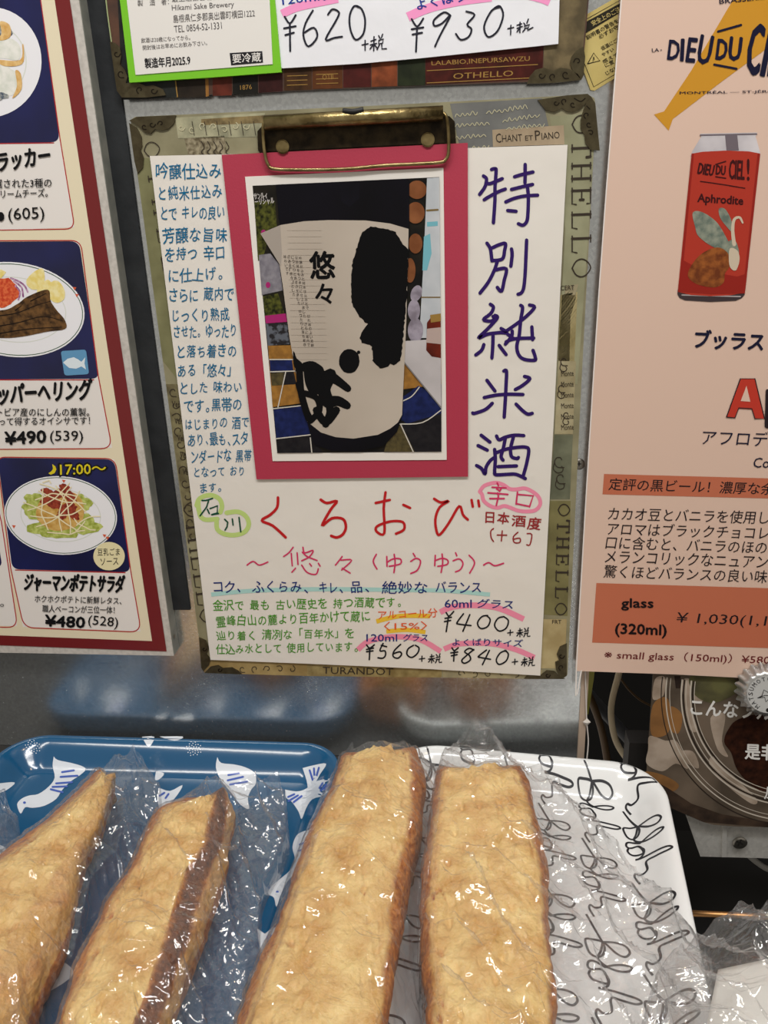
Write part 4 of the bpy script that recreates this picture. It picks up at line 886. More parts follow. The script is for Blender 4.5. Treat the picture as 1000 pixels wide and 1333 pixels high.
cap = thing('bottle_cap', 'silver crown bottle cap fixed over the top right of the photo flyer', 'bottle cap', W(997, 900, 0.008))
cc = W(997, 899, 0.012); SEG = 21*6; V = []; Fc = []; n_ = SEG
rings = [(0.0, 0.0055), (0.0085, 0.0055), (0.0118, 0.0052), (0.0133, 0.0040), (0.0143, 0.0015), (0.0158, -0.0012), (0.0160, -0.0016)]
axis = Vector((-0.10, -1, 0.16)).normalized(); ux = axis.cross(Vector((0, 0, 1))).normalized()*-1; uz = ux.cross(axis)*-1
for i, (r, h) in enumerate(rings):
    for k in range(n_):
        a = 2*math.pi*k/n_; fl_ = max(0, (i-2)/4)*0.00095*math.cos(21*a)
        V.append(cc + ux*((r+fl_)*math.cos(a)) + uz*((r+fl_)*math.sin(a)) + axis*h)
for i in range(len(rings)-1):
    for k in range(n_): Fc.append((i*n_+k, i*n_+(k+1) % n_, (i+1)*n_+(k+1) % n_, (i+1)*n_+k))
mesh_obj('cap_body', V, Fc, mat('cap_silver', (186, 186, 184), rough=.28, metal=.85), cap, smooth=True)
def capmap(px, py, lay=0): return cc + ux*(px*0.001) + uz*(py*0.001) + axis*(0.0055+lay)
c = Ink('cap_ring_print', mat('cap_grey', (176, 176, 174), rough=.3), capmap, cap, 0.0001); c.ell(0, 0, 11.3, n=40); c.done()
c = Ink('lettering', mat('cap_black', (36, 34, 34), rough=.4), capmap, cap, 0.0002)
tx = 'MATSUMOTO BREWERY · '
for i, ch in enumerate(tx):
    if ch == ' ': continue
    a = math.radians(236 - i*18); u = (math.cos(a), math.sin(a)); e_ = (math.sin(a), -math.cos(a)); r = 8.3
    x, y = u[0]*r, u[1]*r; c.text(ch, x-e_[0]*0.95, y-e_[1]*0.95, x+e_[0]*0.95, y+e_[1]*0.95, 2.4, bold=.02, up=u)
c.stroke([(-5.5, -2.5), (-3.4, -1.0), (-2.6, 2.6), (0.4, 1.0), (3.6, 3.0), (3.0, -0.6), (5.2, -3.0), (1.2, -2.0), (-1.0, -4.4), (-1.8, -1.8), (-5.5, -2.5)], 0.45, sm=0); c.stroke([(-5.5, -2.5), (-1.8, -0.6), (3.0, -0.6)], 0.4, sm=0); c.done()

# ------------------------------------------------------------------ cables and fittings in the dark recess
def cable(name, label, pts, r, rgb):
    o = tube(name, pts, r, mat('cable_%d' % rgb[0], rgb, rough=.5)); tag(o, label, 'cable'); return o
D2 = lambda x, y, d: W(x, y, -d)
cable('cable', 'cream coloured cable curving down behind the flyer', [D2(815, 840, .03), D2(806, 876, .03), D2(796, 920, .03), D2(800, 958, .03), D2(814, 985, .03), D2(838, 1008, .025), D2(870, 1030, .03), D2(900, 1060, .04)], .0021, (196, 180, 150))
cable('cable', 'thick grey cable slanting down behind the cream one', [D2(745, 880, .07), D2(790, 930, .07), D2(835, 980, .07), D2(900, 1050, .07)], .0045, (84, 86, 90))
cable('cable', 'brown cable standing in the dark gap beside the panel', [D2(765, 900, .06), D2(782, 945, .06), D2(792, 1000, .06), D2(796, 1060, .06)], .0026, (88, 66, 40))
cable('cable', 'thin brown wire between the cream and grey cables', [D2(800, 870, .06), D2(815, 893, .06), D2(832, 910, .06), D2(850, 920, .06)], .0008, (96, 74, 46))
cable('cable', 'grey cable lying below the steel bracket', [D2(960, 1100, .02), D2(985, 1122, .02), D2(1005, 1133, .02), D2(1040, 1140, .02)], .002, (150, 148, 142))
ys = thing('strap', 'yellow green strap hanging in the gap beside the panel edge', 'strap', D2(768, 930, .02))
slab('strap_band', [(758, 860), (776, 860), (773, 885), (766, 930), (763, 930)], -.022, -.020, mat('strap_green', (150, 148, 62), rough=.5), ys)
hc = thing('hanging_cord', 'thin white cord with a small diamond bead hanging at the panel edge', 'cord', W(765, 985, .003))
tube('cord', [W(762, 874, .002), W(763, 905, .002), W(764, 940, .002), W(766, 965, .002), W(764, 990, .004)], .00045, mat('cord_white', (206, 200, 194), rough=.4), hc, seg=6)
b0 = W(764, 940, .0025); d = .0024
mesh_obj('diamond_bead', [b0+Vector((0, 0, d*1.2)), b0+Vector((d, 0, 0)), b0+Vector((0, 0, -d*1.2)), b0+Vector((-d, 0, 0)), b0+Vector((0, -.0012, 0)), b0+Vector((0, .0008, 0))],
         [(0, 4, 1), (1, 4, 2), (2, 4, 3), (3, 4, 0), (1, 5, 0), (2, 5, 1), (3, 5, 2), (0, 5, 3)], mat('bead', (214, 208, 200), rough=.25), hc)
br = thing('steel_bracket', 'galvanised steel bracket with a cross-head screw below the flyer', 'bracket', W(950, 1117, 0))
slab('bracket_plate', [(894, 1062), (1060, 1060), (1060, 1120), (990, 1117), (912, 1115)], -.012, -.001, M_GALV, br)
slab('bracket_fold', [(941, 1062), (947, 1062), (946, 1116), (940, 1116)], -.001, .0008, M_GALV, br)
disc('bracket_screw', W(963, 1096.7, 0.001), (0, -1, 0), .0046, .0016, M_SCREW, br, 24)
c = Ink('cross_slot', mat('slot_dark', (30, 28, 26)), wallmap(.0026), br, .00006); c.stroke([(959, 1095.5), (967, 1099)], 2); c.stroke([(965, 1093.5), (961.5, 1101)], 2); c.done()
rod = tube('brass_rod', [T(860, 1187, -.03), T(1080, 1197, -.03)], .0016, mat('rod_brass', (178, 132, 84), rough=.35, metal=.9), seg=12, smoothpath=False)
tag(rod, 'thin brass rod crossing the dark recess beside the white tray', 'rod')
sh = box('shelf_rail', (PX+.035, W(950, 1130, -0.01).y-0.004, -0.02), (.8, .02, .012), mat('rail_dark', (26, 22, 20), rough=.6)); tag(sh, 'dark rail under the steel bracket at the right', 'rail')
# ------------------------------------------------------------------ trays
class Tray:
    def __init__(s, cx, cy, hw, hd, rot, rc):
        s.cx, s.cy, s.hw, s.hd, s.rc = cx, cy, hw, hd, rc
        s.c, s.s = math.cos(rot), math.sin(rot)
    def local(s, x, y):
        dx, dy = x-s.cx, y-s.cy; return dx*s.c+dy*s.s, -dx*s.s+dy*s.c
    def world(s, u, v): return s.cx+u*s.c-v*s.s, s.cy+u*s.s+v*s.c
    def depth(s, x, y):
        u, v = s.local(x, y); qx, qy = abs(u)-(s.hw-s.rc), abs(v)-(s.hd-s.rc)
        return s.rc - (math.hypot(max(qx, 0), max(qy, 0)) + min(max(qx, qy), 0))
    def prof(s, d):
        H, F_ = 0.0185, 0.0035
        if d < 0.0025: return H - 0.0006*(1-d/0.0025)**2 if d > 0 else H-0.0006
        if d > 0.021: return F_
        t = (d-0.0025)/0.0185; t = t*t*(3-2*t)*0.75 + t*0.25
        return H + (F_-H)*t
    def z(s, x, y): return s.prof(s.depth(x, y))
    def ringpts(s, d, n=15):
        r = max(s.rc-d, 0.004); hw, hd = s.hw-d-r, s.hd-d-r; P = []
        for cx, cy, a0 in ((hw, hd, 0), (-hw, hd, 90), (-hw, -hd, 180), (hw, -hd, 270)):
            for k in range(n):
                a = math.radians(a0+90*k/(n-1)); P.append(s.world(cx+r*math.cos(a), cy+r*math.sin(a)))
        return P
    def build(s, name, m, par):
        V = []; F_ = []
        ds = [0.004, 0.0012, 0.0, 0.0, 0.0006, 0.0018, 0.0025] + [0.0025+0.0185*i/14 for i in range(1, 15)] + [0.030]
        zs = [0.0008, 0.0060, 0.0150, 0.0179, 0.0184, 0.0185, 0.0185] + [s.prof(0.0025+0.0185*i/14) for i in range(1, 15)] + [0.0035]
        n = None
        for d, z in zip(ds, zs):
            P = s.ringpts(d); n = len(P); V += [(x, y, z) for x, y in P]
        for i in range(len(ds)-1):
            for k in range(n): F_.append((i*n+k, i*n+(k+1) % n, (i+1)*n+(k+1) % n, (i+1)*n+k))
        F_.append(tuple((len(ds)-1)*n+k for k in range(n))); F_.append(tuple(range(n))[::-1])
        return mesh_obj(name, V, F_, m, par, smooth=True)
    def pix(s, px, py, lay=0):
        z = 0.01
        for _ in range(14):
            p = T(px, py, z); z = 0.5*z + 0.5*s.z(p.x, p.y)
        return Vector((p.x, p.y, s.z(p.x, p.y)+lay))
def refine(ik, L):
    V = ik.v; out = []; st = []
    for f in ik.f:
        for i in range(1, len(f)-1): st.append((V[f[0]], V[f[i]], V[f[i+1]], ik.e[f[0]]))
    while st:
        a, b, c, q = st.pop()
        e = [math.dist(a, b), math.dist(b, c), math.dist(c, a)]; m = max(e)
        if m < L: out.append((a, b, c, q)); continue
        if e[0] == m: p = ((a[0]+b[0])/2, (a[1]+b[1])/2); st += [(a, p, c, q), (p, b, c, q)]
        elif e[1] == m: p = ((b[0]+c[0])/2, (b[1]+c[1])/2); st += [(a, b, p, q), (a, p, c, q)]
        else: p = ((a[0]+c[0])/2, (a[1]+c[1])/2); st += [(a, b, p, q), (p, b, c, q)]
    ik.v = []; ik.f = []; ik.e = []; idx = {}
    for t in out:
        q = []
        for p in t[:3]:
            k = (round(p[0], 5), round(p[1], 5), t[3])
            if k not in idx: idx[k] = len(ik.v); ik.v.append(p); ik.e.append(t[3])
            q.append(idx[k])
        ik.f.append(tuple(q))
    return ik

TRB = Tray(-0.0185, -0.1515, 0.1105, 0.1400, 0.0, 0.027)
bt = thing('serving_tray', 'blue serving tray with white bird pattern under the left breads', 'tray', (TRB.cx, TRB.cy, 0))
TRB.build('tray_body', mat('tray_blue', (21, 80, 120), rough=0.16, coat=0.3), bt)
M_BW = mat('bird_white', (214, 220, 228), rough=0.18, coat=.3); M_BB = mat('bird_stripe', (70, 96, 176), rough=0.2)
def A(P, ox=0, oy=820, k=2.597): return [(ox+x/k, oy+y/k) for x, y in P]
def B(P): return A(P, 320, 900, 2.5)
birds = [A([(182,428),(195,440),(240,450),(275,460),(290,472),(270,492),(240,512),(210,542),(190,572),(150,595),(110,602),(85,600),(70,622),(58,590),(75,570),(100,560),(130,555),(165,530),(185,500),(178,460)]),
  A([(735,430),(748,450),(790,455),(830,465),(862,485),(865,520),(850,540),(838,570),(842,606),(812,590),(780,548),(745,505),(730,465)]),
  A([(528,478),(555,486),(538,506),(524,506)]), A([(538,534),(575,545),(617,525),(600,558),(570,592),(545,612),(532,570)]),
  A([(-50,525),(0,519),(50,516),(30,537),(0,551),(-50,560)]), A([(-40,730),(0,728),(22,744),(0,762),(-40,770)]),
  A([(480,362),(522,362),(503,396)]), A([(540,361),(618,361),(600,374),(570,371)]),
  B([(185,250),(225,240),(262,236),(242,270),(225,300),(205,320),(198,290)]), B([(128,320),(165,326),(195,318),(232,292),(288,285),(284,312),(250,340),(216,352),(196,382),(182,416),(172,392),(150,360),(130,345)]),
  B([(216,450),(205,500),(188,550),(160,592),(135,620),(114,662),(100,702),(92,672),(74,660),(82,638),(110,612),(142,585),(160,548),(152,508),(165,470),(190,455)]),
  B([(62,790),(98,768),(90,830),(75,870),(60,905),(48,860)]),
  A([(120,1150),(200,1120),(250,1160),(190,1210),(130,1230)]), A([(870,1010),(905,1030),(925,1000),(910,1080),(885,1110)])]
for P in birds:
    ik = Ink('bird_print', M_BW, TRB.pix, bt, 0.00012); ik.poly(smooth2(P+[P[0]], 3)[:-1]); refine(ik, 9).done()
ik = Ink('bird_stripe_print', M_BB, TRB.pix, bt, 0.0003)
for st in [A([(210,482),(250,476)]), A([(205,498),(262,494)]), A([(190,520),(244,516)]), A([(172,540),(212,550)]), A([(178,532),(226,530)]), A([(772,492),(808,486)]), A([(770,510),(822,498)]), A([(778,524),(836,514)]),
    B([(208,258),(218,290)]), B([(222,252),(224,284)]), B([(238,250),(230,278)]), B([(138,345),(158,336)]), B([(140,358),(170,340)]), B([(156,362),(182,342)]), B([(244,325),(262,304)]), B([(256,322),(276,300)]), B([(240,316),(250,300)]),
    B([(176,500),(198,492)]), B([(172,520),(190,516)]), B([(70,800),(74,830)]), B([(82,796),(80,824)]), A([(540,562),(556,552)]), A([(560,570),(570,556)])]: ik.stroke(st, 2.6)
for x, y in [A([(83, 585)])[0], B([(103, 654)])[0]]: ik.ell(x, y, 2, 1.7, n=8)
refine(ik, 9).done('stuff')
ik = Ink('dot_print', M_BW, TRB.pix, bt, 0.00012)
for cx, cy in [A([(110, 397)])[0], A([(655, 402)])[0]]:
    for i in range(30):
        a = i*2.4; r = 10.5*math.sqrt(i/30); ik.ell(cx+r*math.cos(a), cy+r*math.sin(a)*0.95, .75, n=6)
ik.done('stuff')

rot = math.radians(-5.6)
WHW, WHD = 0.0800, 0.1350
# placed so that its back right corner sits under the panel edge
cx0 = 0.2835; cy0 = -0.0235
c_, s_ = math.cos(rot), math.sin(rot)
WCX, WCY = cx0 - WHW*c_ + (-WHD)*(-s_)*(1), cy0 - WHW*s_ - WHD*c_
TRW = Tray(WCX, WCY, WHW, WHD, rot, 0.030)
wt = thing('serving_tray', 'white serving tray with black looping script pattern at the right', 'tray', (TRW.cx, TRW.cy, 0))
TRW.build('tray_body', mat('tray_white', (226, 228, 228), rough=0.14, coat=0.3), wt)
word = [[(275,655),(330,730),(362,772),(375,800),(360,830),(325,842),(288,832),(268,805),(262,772),(300,768),(370,775),(440,815),(492,826),(522,805),(500,780),(440,770),(366,774)],
  [(366,774),(350,815),(330,848),(380,878),(450,890),(505,884),(524,868),(480,862),(420,868),(370,880)],
  [(372,882),(310,862),(275,866),(268,888),(290,900)], [(290,898),(345,892),(372,915),(378,945),(330,944),(290,936),(272,918),(280,902)],
  [(370,912),(384,930),(378,952),(352,966),(322,968)], [(320,968),(400,972),(470,980),(540,990),(556,1002),(520,1010),(450,1004),(400,998),(385,1010),(386,1050),(340,1062),(310,1050),(300,1070),(330,1110)]]
def WM(u, v, lay=0):
    x, y = TRW.world(u, v); return Vector((x, y, TRW.z(x, y)+lay))
M_SCR = mat('script_black', (34, 34, 40), rough=0.3)
KU, KV = 0.36/5/1000, 0.60/5/1000
p0 = TRW.pix(753, 1014); u0, v0 = TRW.local(p0.x, p0.y)
for ci in range(-5, 3):
    for ri in range(-1, 5):
        bu = u0 + ci*0.0238; bv = v0 - ri*0.0530 - (ci % 2)*0.0285
        ik = Ink('script_print', M_SCR, WM, wt, 0.0002); rnd = random.Random(ci*7+ri)
        k = rnd.uniform(.95, 1.06)
        for st in word:
            P = [(bu + (x-262)*KU*k, bv - (y-770)*KV*k) for x, y in st]
            P = smooth2(P, 5)
            P = [p for p in P if TRW.depth(*TRW.world(*p)) > 0.0006]
            if len(P) > 2: ik.stroke(P, 0.00115, sm=0, cap=False)
        if ik.v: ik.done('stuff')

# ------------------------------------------------------------------ bread loaves
def fbm(p, o=4):
    return noise.fractal(p, 1.0, 2.0, o)
def bread_mat():
    m = bpy.data.materials.new('bread'); m.use_nodes = True; nt = m.node_tree; b = nt.nodes['Principled BSDF']; L = nt.links.new
    tc = nt.nodes.new('ShaderNodeTexCoord')
    at = nt.nodes.new('ShaderNodeAttribute'); at.attribute_name = 'crust'
    n1 = nt.nodes.new('ShaderNodeTexNoise'); n1.inputs['Scale'].default_value = 70; n1.inputs['Detail'].default_value = 6
    r1 = nt.nodes.new('ShaderNodeValToRGB'); e = r1.color_ramp.elements
    e[0].position = .3; e[0].color = lin((196, 144, 66)); e[1].position = .7; e[1].color = lin((236, 206, 138))
    n2 = nt.nodes.new('ShaderNodeTexNoise'); n2.inputs['Scale'].default_value = 420; n2.inputs['Detail'].default_value = 4
    r2 = nt.nodes.new('ShaderNodeValToRGB'); e = r2.color_ramp.elements
    e[0].position = .3; e[0].color = lin((140, 72, 22)); e[1].position = .75; e[1].color = lin((208, 136, 60))
    r3 = nt.nodes.new('ShaderNodeValToRGB'); e = r3.color_ramp.elements
    e[0].position = .3; e[0].color = lin((70, 36, 16)); e[1].position = .8; e[1].color = lin((134, 76, 34))
    mx = nt.nodes.new('ShaderNodeMix'); mx.data_type = 'RGBA'; mx2 = nt.nodes.new('ShaderNodeMix'); mx2.data_type = 'RGBA'
    L(tc.outputs['Object'], n1.inputs['Vector']); L(tc.outputs['Object'], n2.inputs['Vector'])
    L(n1.outputs['Fac'], r1.inputs['Fac']); L(n2.outputs['Fac'], r2.inputs['Fac']); L(n2.outputs['Fac'], r3.inputs['Fac'])
    s1 = nt.nodes.new('ShaderNodeSeparateColor'); L(at.outputs['Color'], s1.inputs[0])
    ad = nt.nodes.new('ShaderNodeMath'); ad.operation = 'MULTIPLY_ADD'; ad.inputs[1].default_value = 0.8; L(n1.outputs['Fac'], ad.inputs[0])
    L(s1.outputs[0], ad.inputs[2])
    mr = nt.nodes.new('ShaderNodeMapRange'); mr.inputs[1].default_value = .72; mr.inputs[2].default_value = 1.05; L(ad.outputs[0], mr.inputs[0])
    L(mr.outputs[0], mx.inputs[0]); L(r1.outputs['Color'], mx.inputs[6]); L(r2.outputs['Color'], mx.inputs[7])
    L(s1.outputs[1], mx2.inputs[0]); L(mx.outputs[2], mx2.inputs[6]); L(r3.outputs['Color'], mx2.inputs[7])
    L(mx2.outputs[2], b.inputs['Base Color'])
    b.inputs['Roughness'].default_value = .55; b.inputs['Subsurface Weight'].default_value = 0.12
    b.inputs['Subsurface Radius'].default_value = (.004, .002, .001); b.inputs['Subsurface Scale'].default_value = 1
    bp = nt.nodes.new('ShaderNodeBump'); bp.inputs['Strength'].default_value = .8; bp.inputs['Distance'].default_value = .0015
    L(n2.outputs['Fac'], bp.inputs['Height']); L(bp.outputs['Normal'], b.inputs['Normal'])
    return m
M_BREAD = bread_mat()
from mathutils.bvhtree import BVHTree
BVH = []
def resample(P, n):
    Q = smooth3([Vector(p) for p in P], 12); D = [0]
    for i in range(1, len(Q)): D.append(D[-1] + (Q[i]-Q[i-1]).length)
    out = []; j = 0
    for i in range(n):
        d = D[-1]*i/(n-1)
        while j < len(D)-2 and D[j+1] < d: j += 1
        t = (d-D[j])/max(D[j+1]-D[j], 1e-9); out.append(Q[j].lerp(Q[j+1], min(max(t, 0), 1)))
    return out
def zpoly(P, z):
    """picture polyline laid at height z (number, or near/far pair)"""
    n = len(P); z = z if isinstance(z, (list, tuple)) else (z, z)
    return [T(x, y, z[0] + (z[1]-z[0])*i/(n-1)) for i, (x, y) in enumerate(P)]
def loaf(label, a, b, c, d, za, zb, zc, zd, seed, crustR=(1, 0), right_mode='crust', tray=None):
    N = 170; PA, PB, PC, PD = [resample(zpoly(p, z), N) for p, z in ((a, za), (b, zb), (c, zc), (d, zd))]
    th = thing('bread_loaf', label, 'bread', (PB[60].x, PB[60].y, 0.006), 'garlic bread halves in clear bags')
    V = []; F_ = []; C = []; sg = (10, 48, 16, 12)
    for i in range(N):
        A_, B_, C_, D_ = PA[i], PB[i], PC[i], PD[i]; ring = []
        def seg(p, q, n, bul, nrm):
            for k in range(n):
                t = k/n; yield p.lerp(q, t) + nrm*bul*math.sin(math.pi*t), t
        up = Vector((0, 0, 1)); lf = Vector((-1, 0, 0)); rt = Vector((1, 0, 0))
        for p, t in seg(A_, B_, sg[0], 0.0030, (up+lf).normalized()): ring.append((p, (0.95 - 0.75*max(0, t-.6)/.4, 0)))
        for p, t in seg(B_, C_, sg[1], 0.0022, up):
            cr_ = 0.42*max(0, 1-t/.16) + 0.36*max(0, 1-(1-t)/.14); ring.append((p, (cr_, 0)))
        for p, t in seg(C_, D_, sg[2], 0.0040, (up+rt).normalized()):
            if right_mode == 'ridge':      # dark toasted ridge, then a paler side
                cr_ = .3; dk = max(0, 1-abs(t-.28)/.30); dk = min(1, dk*1.9)
                ring.append((p, (.45+.4*dk, dk)))
            elif right_mode == 'pale': ring.append((p, (0.42, 0)))
            else: ring.append((p, (0.25+0.75*min(1, t*2.5), 0.25*t)))
        zb_ = 0.0048
        DB = Vector((D_.x-0.010, D_.y, zb_)); AB = Vector((A_.x+0.010, A_.y, zb_))
        n3 = sg[3]//3
        for p, t in seg(D_, DB, n3, 0.003, rt): ring.append((p, (1, .2)))
        for p, t in seg(DB, AB, n3, 0, up): ring.append((p, (1, .3)))
        for p, t in seg(AB, A_, n3, 0.003, lf): ring.append((p, (1, .2)))
        cen = (A_+B_+C_+D_)/4; e = 1
        if i < 3: e = (0.93, 0.975, 0.995)[i]
        M = len(ring)
        for k, (p, cc_) in enumerate(ring):
            p = cen + (p-cen)*e
            q = p*1000.0
            am = 0.0021*fbm(q*0.045+Vector((seed*9, 0, 0)), 4) + 0.0007*fbm(q*0.20+Vector((0, seed*5, 0)), 3)
            pit = noise.noise(Vector((q.x*0.32+seed, q.y*0.16, q.z*0.3)))
            if sg[0] <= k < sg[0]+sg[1]:
                crk = max(0, 1-abs(noise.noise(Vector((q.x*.11+seed*3, q.y*.028, 1.7))+Vector((.35*noise.noise(q*.09), 0, 0))))*16) * max(0, noise.noise(Vector((q.x*.05, q.y*.03, seed*2.3)))+.12)*2.2
                am -= .0016*crk; cc_ = (min(.8, cc_[0]+.30*crk+.5*max(0, pit-.3)), cc_[1])
            if sg[0] <= k < sg[0]+sg[1]: am += -0.0030*max(0, pit-0.30)/0.5 + 0.0007*noise.noise(q*0.5) + 0.0005*noise.noise(q*1.1)
            out = (p-cen).normalized()
            if sg[0] <= k < sg[0]+sg[1]: out = (out*0.3 + up).normalized()
            p = p + out*am
            if i < 5: p.y += (1-i/5)*(0.0075*noise.noise(Vector((q.x*.09, seed*1.7, q.z*.1))) + 0.003*noise.noise(Vector((q.x*.3, seed, 0))))
            if i == 0: p.y += 0.0012*noise.noise(Vector((q.x*.5, seed, 0)))
            if i == 1: p.y += 0.0015*noise.noise(Vector((q.x*.12, seed, q.z*.2)))
            if tray: p.z = max(p.z, tray.z(p.x, p.y)+0.0008)
            V.append(p); C.append(cc_)
    M = sum(sg[:3]) + 3*(sg[3]//3)
    for i in range(N-1):
        for k in range(M): F_.append((i*M+k, (i+1)*M+k, (i+1)*M+(k+1) % M, i*M+(k+1) % M))
    V.append(sum((V[k] for k in range(M)), Vector())/M + Vector((0, .001, 0))); C.append((.2, 0))
    V.append(sum((V[(N-1)*M+k] for k in range(M)), Vector())/M); C.append((.2, 0))
    for k in range(M):
        F_.append((len(V)-2, k, (k+1) % M)); F_.append((len(V)-1, (N-1)*M+(k+1) % M, (N-1)*M+k))
    o = mesh_obj('loaf', V, F_, M_BREAD, th, smooth=True)
    bm = bmesh.new(); bm.from_mesh(o.data); bmesh.ops.recalc_face_normals(bm, faces=bm.faces[:]); bm.to_mesh(o.data); bm.free()
    BVH.append(BVHTree.FromPolygons([v.co.copy() for v in o.data.vertices], [tuple(p.vertices) for p in o.data.polygons]))
    ca = o.data.color_attributes.new('crust', 'FLOAT_COLOR', 'POINT')
    for i, (r, g) in enumerate(C): ca.data[i].color = (r, g, 0, 1)
    return th

loaf('leftmost bread half in a bag on the blue tray, paler side toward the right',
     [(130,1010),(100,1040),(60,1072),(20,1103),(-20,1135),(-80,1190),(-140,1250),(-200,1330),(-240,1410)],
     [(134,1007),(104,1040),(66,1074),(26,1106),(-14,1138),(-72,1195),(-130,1256),(-190,1334),(-230,1412)],
     [(141,1005),(126,1052),(104,1090),(78,1128),(52,1165),(30,1195),(5,1240),(-30,1300),(-60,1380)],
     [(152,1014),(140,1060),(124,1098),(103,1150),(97,1190),(85,1235),(62,1290),(40,1340),(5,1420)],
     (.020, .020), (.036, .040), (.036, .042), (.022, .022), 1, right_mode='pale', tray=TRB)
loaf('second bread half from the left, bagged, with a dark brown crust ridge',
     [(244,1046),(212,1058),(188,1100),(165,1145),(139,1182),(120,1230),(104,1272),(78,1340),(55,1420)],
     [(250,1043),(218,1056),(193,1100),(171,1146),(146,1184),(127,1232),(111,1274),(84,1340),(62,1420)],
     [(283,1028),(270,1068),(263,1098),(240,1140),(222,1195),(205,1245),(188,1300),(168,1345),(140,1425)],
     [(292,1030),(305,1058),(300,1100),(288,1150),(271,1205),(250,1260),(228,1320),(215,1360),(190,1430)],
     (.020, .020), (.038, .038), (.040, .040), (.020, .022), 2, right_mode='ridge', tray=TRB)
loaf('tall bread half in the middle, bagged, browned along both edges',
     [(452,986),(440,1010),(412,1068),(386,1135),(370,1190),(345,1255),(322,1320),(312,1350),(295,1430)],
     [(458,982),(446,1010),(419,1068),(393,1135),(377,1190),(352,1255),(329,1320),(320,1350),(303,1430)],
     [(531,977),(534,1010),(530,1060),(517,1110),(503,1160),(502,1210),(496,1270),(488,1333),(480,1430)],
     [(541,978),(551,1020),(548,1075),(540,1125),(528,1180),(521,1230),(509,1280),(497,1335),(492,1430)],
     (.024, .024), (.043, .045), (.043, .045), (.026, .026), 3)
loaf('right-hand bread half in a bag over the white tray',
     [(574,1004),(568,1040),(561,1095),(554,1150),(551,1200),(551,1250),(555,1300),(556,1340),(558,1430)],
     [(580,1001),(576,1040),(570,1095),(565,1150),(564,1200),(568,1250),(573,1300),(575,1340),(578,1430)],
     [(661,998),(674,1015),(687,1070),(697,1110),(702,1165),(705,1210),(710,1250),(712,1340),(716,1430)],
     [(666,998),(681,1016),(693,1070),(705,1115),(711,1165),(710,1210),(713,1250),(715,1340),(720,1430)],
     (.024, .024), (.043, .045), (.043, .045), (.024, .024), 4)

# ------------------------------------------------------------------ clear film bags
def film_mat(name, haze):
    m = bpy.data.materials.new(name); m.use_nodes = True; nt = m.node_tree; L = nt.links.new
    out = nt.nodes['Material Output']; nt.nodes.remove(nt.nodes['Principled BSDF'])
    tr = nt.nodes.new('ShaderNodeBsdfTransparent'); tr.inputs[0].default_value = (.99, .99, .99, 1)
    gl = nt.nodes.new('ShaderNodeBsdfGlossy'); gl.inputs['Roughness'].default_value = .075
    df = nt.nodes.new('ShaderNodeBsdfDiffuse'); df.inputs[0].default_value = (.9, .9, .91, 1)
    lw = nt.nodes.new('ShaderNodeLayerWeight'); lw.inputs[0].default_value = .5
    pw = nt.nodes.new('ShaderNodeMath'); pw.operation = 'POWER'; pw.inputs[1].default_value = 4.0; L(lw.outputs['Facing'], pw.inputs[0])
    ml = nt.nodes.new('ShaderNodeMath'); ml.operation = 'MULTIPLY_ADD'; ml.inputs[1].default_value = 0.45; ml.inputs[2].default_value = 0.11; ml.use_clamp = True; L(pw.outputs[0], ml.inputs[0])
    hz = nt.nodes.new('ShaderNodeMath'); hz.operation = 'MULTIPLY_ADD'; hz.inputs[1].default_value = 0.16; hz.inputs[2].default_value = haze; L(pw.outputs[0], hz.inputs[0])
    tc = nt.nodes.new('ShaderNodeTexCoord'); n = nt.nodes.new('ShaderNodeTexNoise'); n.inputs['Scale'].default_value = 75; n.inputs['Detail'].default_value = 1.5; n.inputs['Distortion'].default_value = 1.8
    bp = nt.nodes.new('ShaderNodeBump'); bp.inputs['Strength'].default_value = .45; bp.inputs['Distance'].default_value = .003
    L(tc.outputs['Object'], n.inputs['Vector']); L(n.outputs['Fac'], bp.inputs['Height']); L(bp.outputs['Normal'], gl.inputs['Normal'])
    m1 = nt.nodes.new('ShaderNodeMixShader'); L(hz.outputs[0], m1.inputs[0]); L(tr.outputs[0], m1.inputs[1]); L(df.outputs[0], m1.inputs[2])
    m2 = nt.nodes.new('ShaderNodeMixShader'); L(ml.outputs[0], m2.inputs[0]); L(m1.outputs[0], m2.inputs[1]); L(gl.outputs[0], m2.inputs[2])
    L(m2.outputs[0], out.inputs[0])
    return m
M_FILM = film_mat('clear_film', 0.03)
def crease(q, seed, k, ax):
    p = Vector((q.x*ax[0]+q.y*ax[1], q.y*ax[0]*0.45-q.x*ax[1]*0.45, q.z*0.3+seed*7.1))*k
    d = noise.voronoi(p)[0]
    t = 1-min(1.0, (d[1]-d[0])*2.0)
    return t*t
